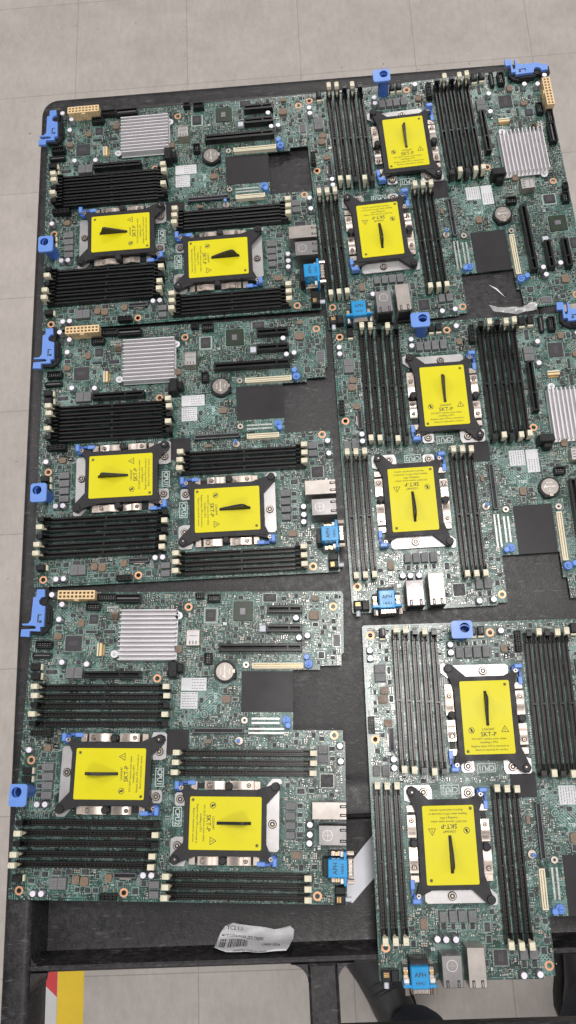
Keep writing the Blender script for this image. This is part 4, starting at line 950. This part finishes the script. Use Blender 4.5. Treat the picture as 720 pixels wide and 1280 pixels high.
# ================= person standing at the near side =================
def skin(name,chain,mat,par,sub=2):
    # chain: list of (co,radius,parent index)
    me=bpy.data.meshes.new(name); me.from_pydata([c[0] for c in chain],[(i,c[2]) for i,c in enumerate(chain) if c[2]>=0],[])
    o=bpy.data.objects.new(name,me); C.objects.link(o); md=o.modifiers.new('s','SKIN'); md.use_smooth_shade=True
    for i,c in enumerate(chain):
        sv=me.skin_vertices[0].data[i]; r=c[1]; sv.radius=(r,r) if not isinstance(r,tuple) else r
    me.skin_vertices[0].data[0].use_root=True
    o.modifiers.new('sub','SUBSURF').levels=sub; o.modifiers['sub'].render_levels=sub
    dg=bpy.context.evaluated_depsgraph_get(); m2=bpy.data.meshes.new_from_object(o.evaluated_get(dg)); m2.name=name
    o.modifiers.clear(); o.data=m2; m2.materials.clear(); m2.materials.append(M[mat]); m2.polygons.foreach_set('use_smooth',[True]*len(m2.polygons)); o.parent=par; return o
pe=thing('person','person in dark blue jeans and charcoal shoes standing at the near side of the cart','person',(.44,-.66,-.94),(0,0,0))
def V_(x,y,z): v=RC@Vector((x*.001,y*.001,0)); return (v.x-.44,v.y+.66,z*.001+.94)
LEG=[(V_(560,-860,-60),.115,-1),(V_(480,-845,-90),.098,0),(V_(462,-790,-250),.088,1),(V_(452,-722,-460),.070,2),(V_(450,-690,-620),.066,3),(V_(448,-672,-780),.060,4),(V_(430,-668,-850),.05,5),
     (V_(650,-840,-90),.098,0),(V_(668,-725,-260),.09,7),(V_(676,-612,-450),.078,8),(V_(728,-620,-650),.066,9),(V_(768,-640,-840),.054,10),(V_(560,-875,60),.125,0)]
skin('body',[(c[0],c[1]*.86,c[2]) for c in LEG],'skin',pe)
skin('jeans',LEG,'denim',pe)
def shoe(x,y,ang,par):
    # last-shaped upper, sole, collar rings
    secs=[(-95,26,52,62),(-80,34,60,78),(-55,38,64,92),(-25,38,56,96),(10,41,44,80),(45,47,34,62),(85,52,26,50),(120,50,18,44),(150,40,10,36),(168,22,6,26)]
    def ringpts(t,w,h,z0=0,n=16): return [(w*math.cos(2*PI*i/n),t,z0+(h/2)+(h/2)*math.sin(2*PI*i/n)) for i in range(n)]
    m=MB(); n=16; vs=[]; fs=[]
    for t,w,a,h in secs: vs+=ringpts(t,w,h,22)
    for j in range(len(secs)-1):
        for i in range(n): fs.append((j*n+i,j*n+(i+1)%n,(j+1)*n+(i+1)%n,(j+1)*n+i))
    fs+=[tuple(range(n)),tuple(reversed(range((len(secs)-1)*n,len(secs)*n)))]
    m.add(vs,fs,'shoe')
    for q in range(5): m.tube([(-24,-8+q*13,100-q*7),(-10,-6+q*13,110-q*9),(10,-6+q*13,110-q*9),(24,-8+q*13,100-q*7)],3.5,'shoe',8)
    R_=Matrix.Translation(Vector((x,y,0)))@Matrix.Rotation(math.radians(ang),4,'Z'); m.xf(R_)
    s2=MB(); out=[(-w-4,t) for t,w,a,h in secs]+[(w+4,t) for t,w,a,h in reversed(secs)]; s2.prism(out,.5,28,'sole'); s2.xf(R_)
    for mm in (m,s2): mm.v=[tuple(c*1000 for c in V_(a,b,c_-940)) for a,b,c_ in mm.v]
    o=m.build('shoe',par,smooth=True); s2.build('sole',o)
shoe(388,-600,24,pe); shoe(770,-595,-12,pe)

# ================= camera =================
cam=bpy.data.cameras.new('Camera'); co=bpy.data.objects.new('Camera',cam); C.objects.link(co)
Rm=Matrix(((0.998273,0.010885,0.057725),(0.005616,0.960498,-0.278231),(-0.058473,0.278074,0.958778)))
co.matrix_world=Matrix.Translation((0.34211,-0.17391,0.91887))@Rm.to_4x4()
cam.sensor_fit='VERTICAL'; cam.sensor_height=32; cam.lens=32*1060.23/1280; cam.clip_start=.02; cam.clip_end=100
S.camera=co
# ================= light: ceiling troffers and a fill lamp added on the near side =================
w=bpy.data.worlds.new('World'); S.world=w; w.use_nodes=True
bg=w.node_tree.nodes['Background']; nt=w.node_tree
tc=nt.nodes.new('ShaderNodeTexCoord'); sp_=nt.nodes.new('ShaderNodeSeparateXYZ'); nt.links.new(tc.outputs['Generated'],sp_.inputs[0])
cr=nt.nodes.new('ShaderNodeValToRGB'); nt.links.new(sp_.outputs['Z'],cr.inputs[0])   # a room: bright ceiling, dimmer walls
cr.color_ramp.elements[0].position=0.05; cr.color_ramp.elements[0].color=(.20,.195,.19,1); cr.color_ramp.elements[1].position=.75; cr.color_ramp.elements[1].color=(.86,.86,.88,1)
nt.links.new(cr.outputs[0],bg.inputs[0]); bg.inputs[1].default_value=.52
def area(x,y,z,sx,sy,p,rot=0):
    l=bpy.data.lights.new('ceiling_or_fill_lamp','AREA'); l.shape='RECTANGLE'; l.size=sx; l.size_y=sy; l.energy=p; l.color=(1,.965,.93)
    o=bpy.data.objects.new('ceiling_or_fill_lamp',l); C.objects.link(o); o.location=(x,y,z); o.rotation_euler=(0,0,rot)
area(.53,.17,1.95,.42,.75,28)
area(-1.6,1.0,1.95,1.2,.5,20); area(.6,2.6,1.95,1.2,.5,23); area(2.6,.6,1.95,1.2,.5,16); area(.2,-2.0,1.95,1.2,.5,25)  # last one is fill, added to brighten the floor in the openings
S.view_settings.view_transform='Standard'; S.view_settings.look='None'; S.view_settings.exposure=0; S.view_settings.gamma=1
S.render.resolution_x=576; S.render.resolution_y=1024
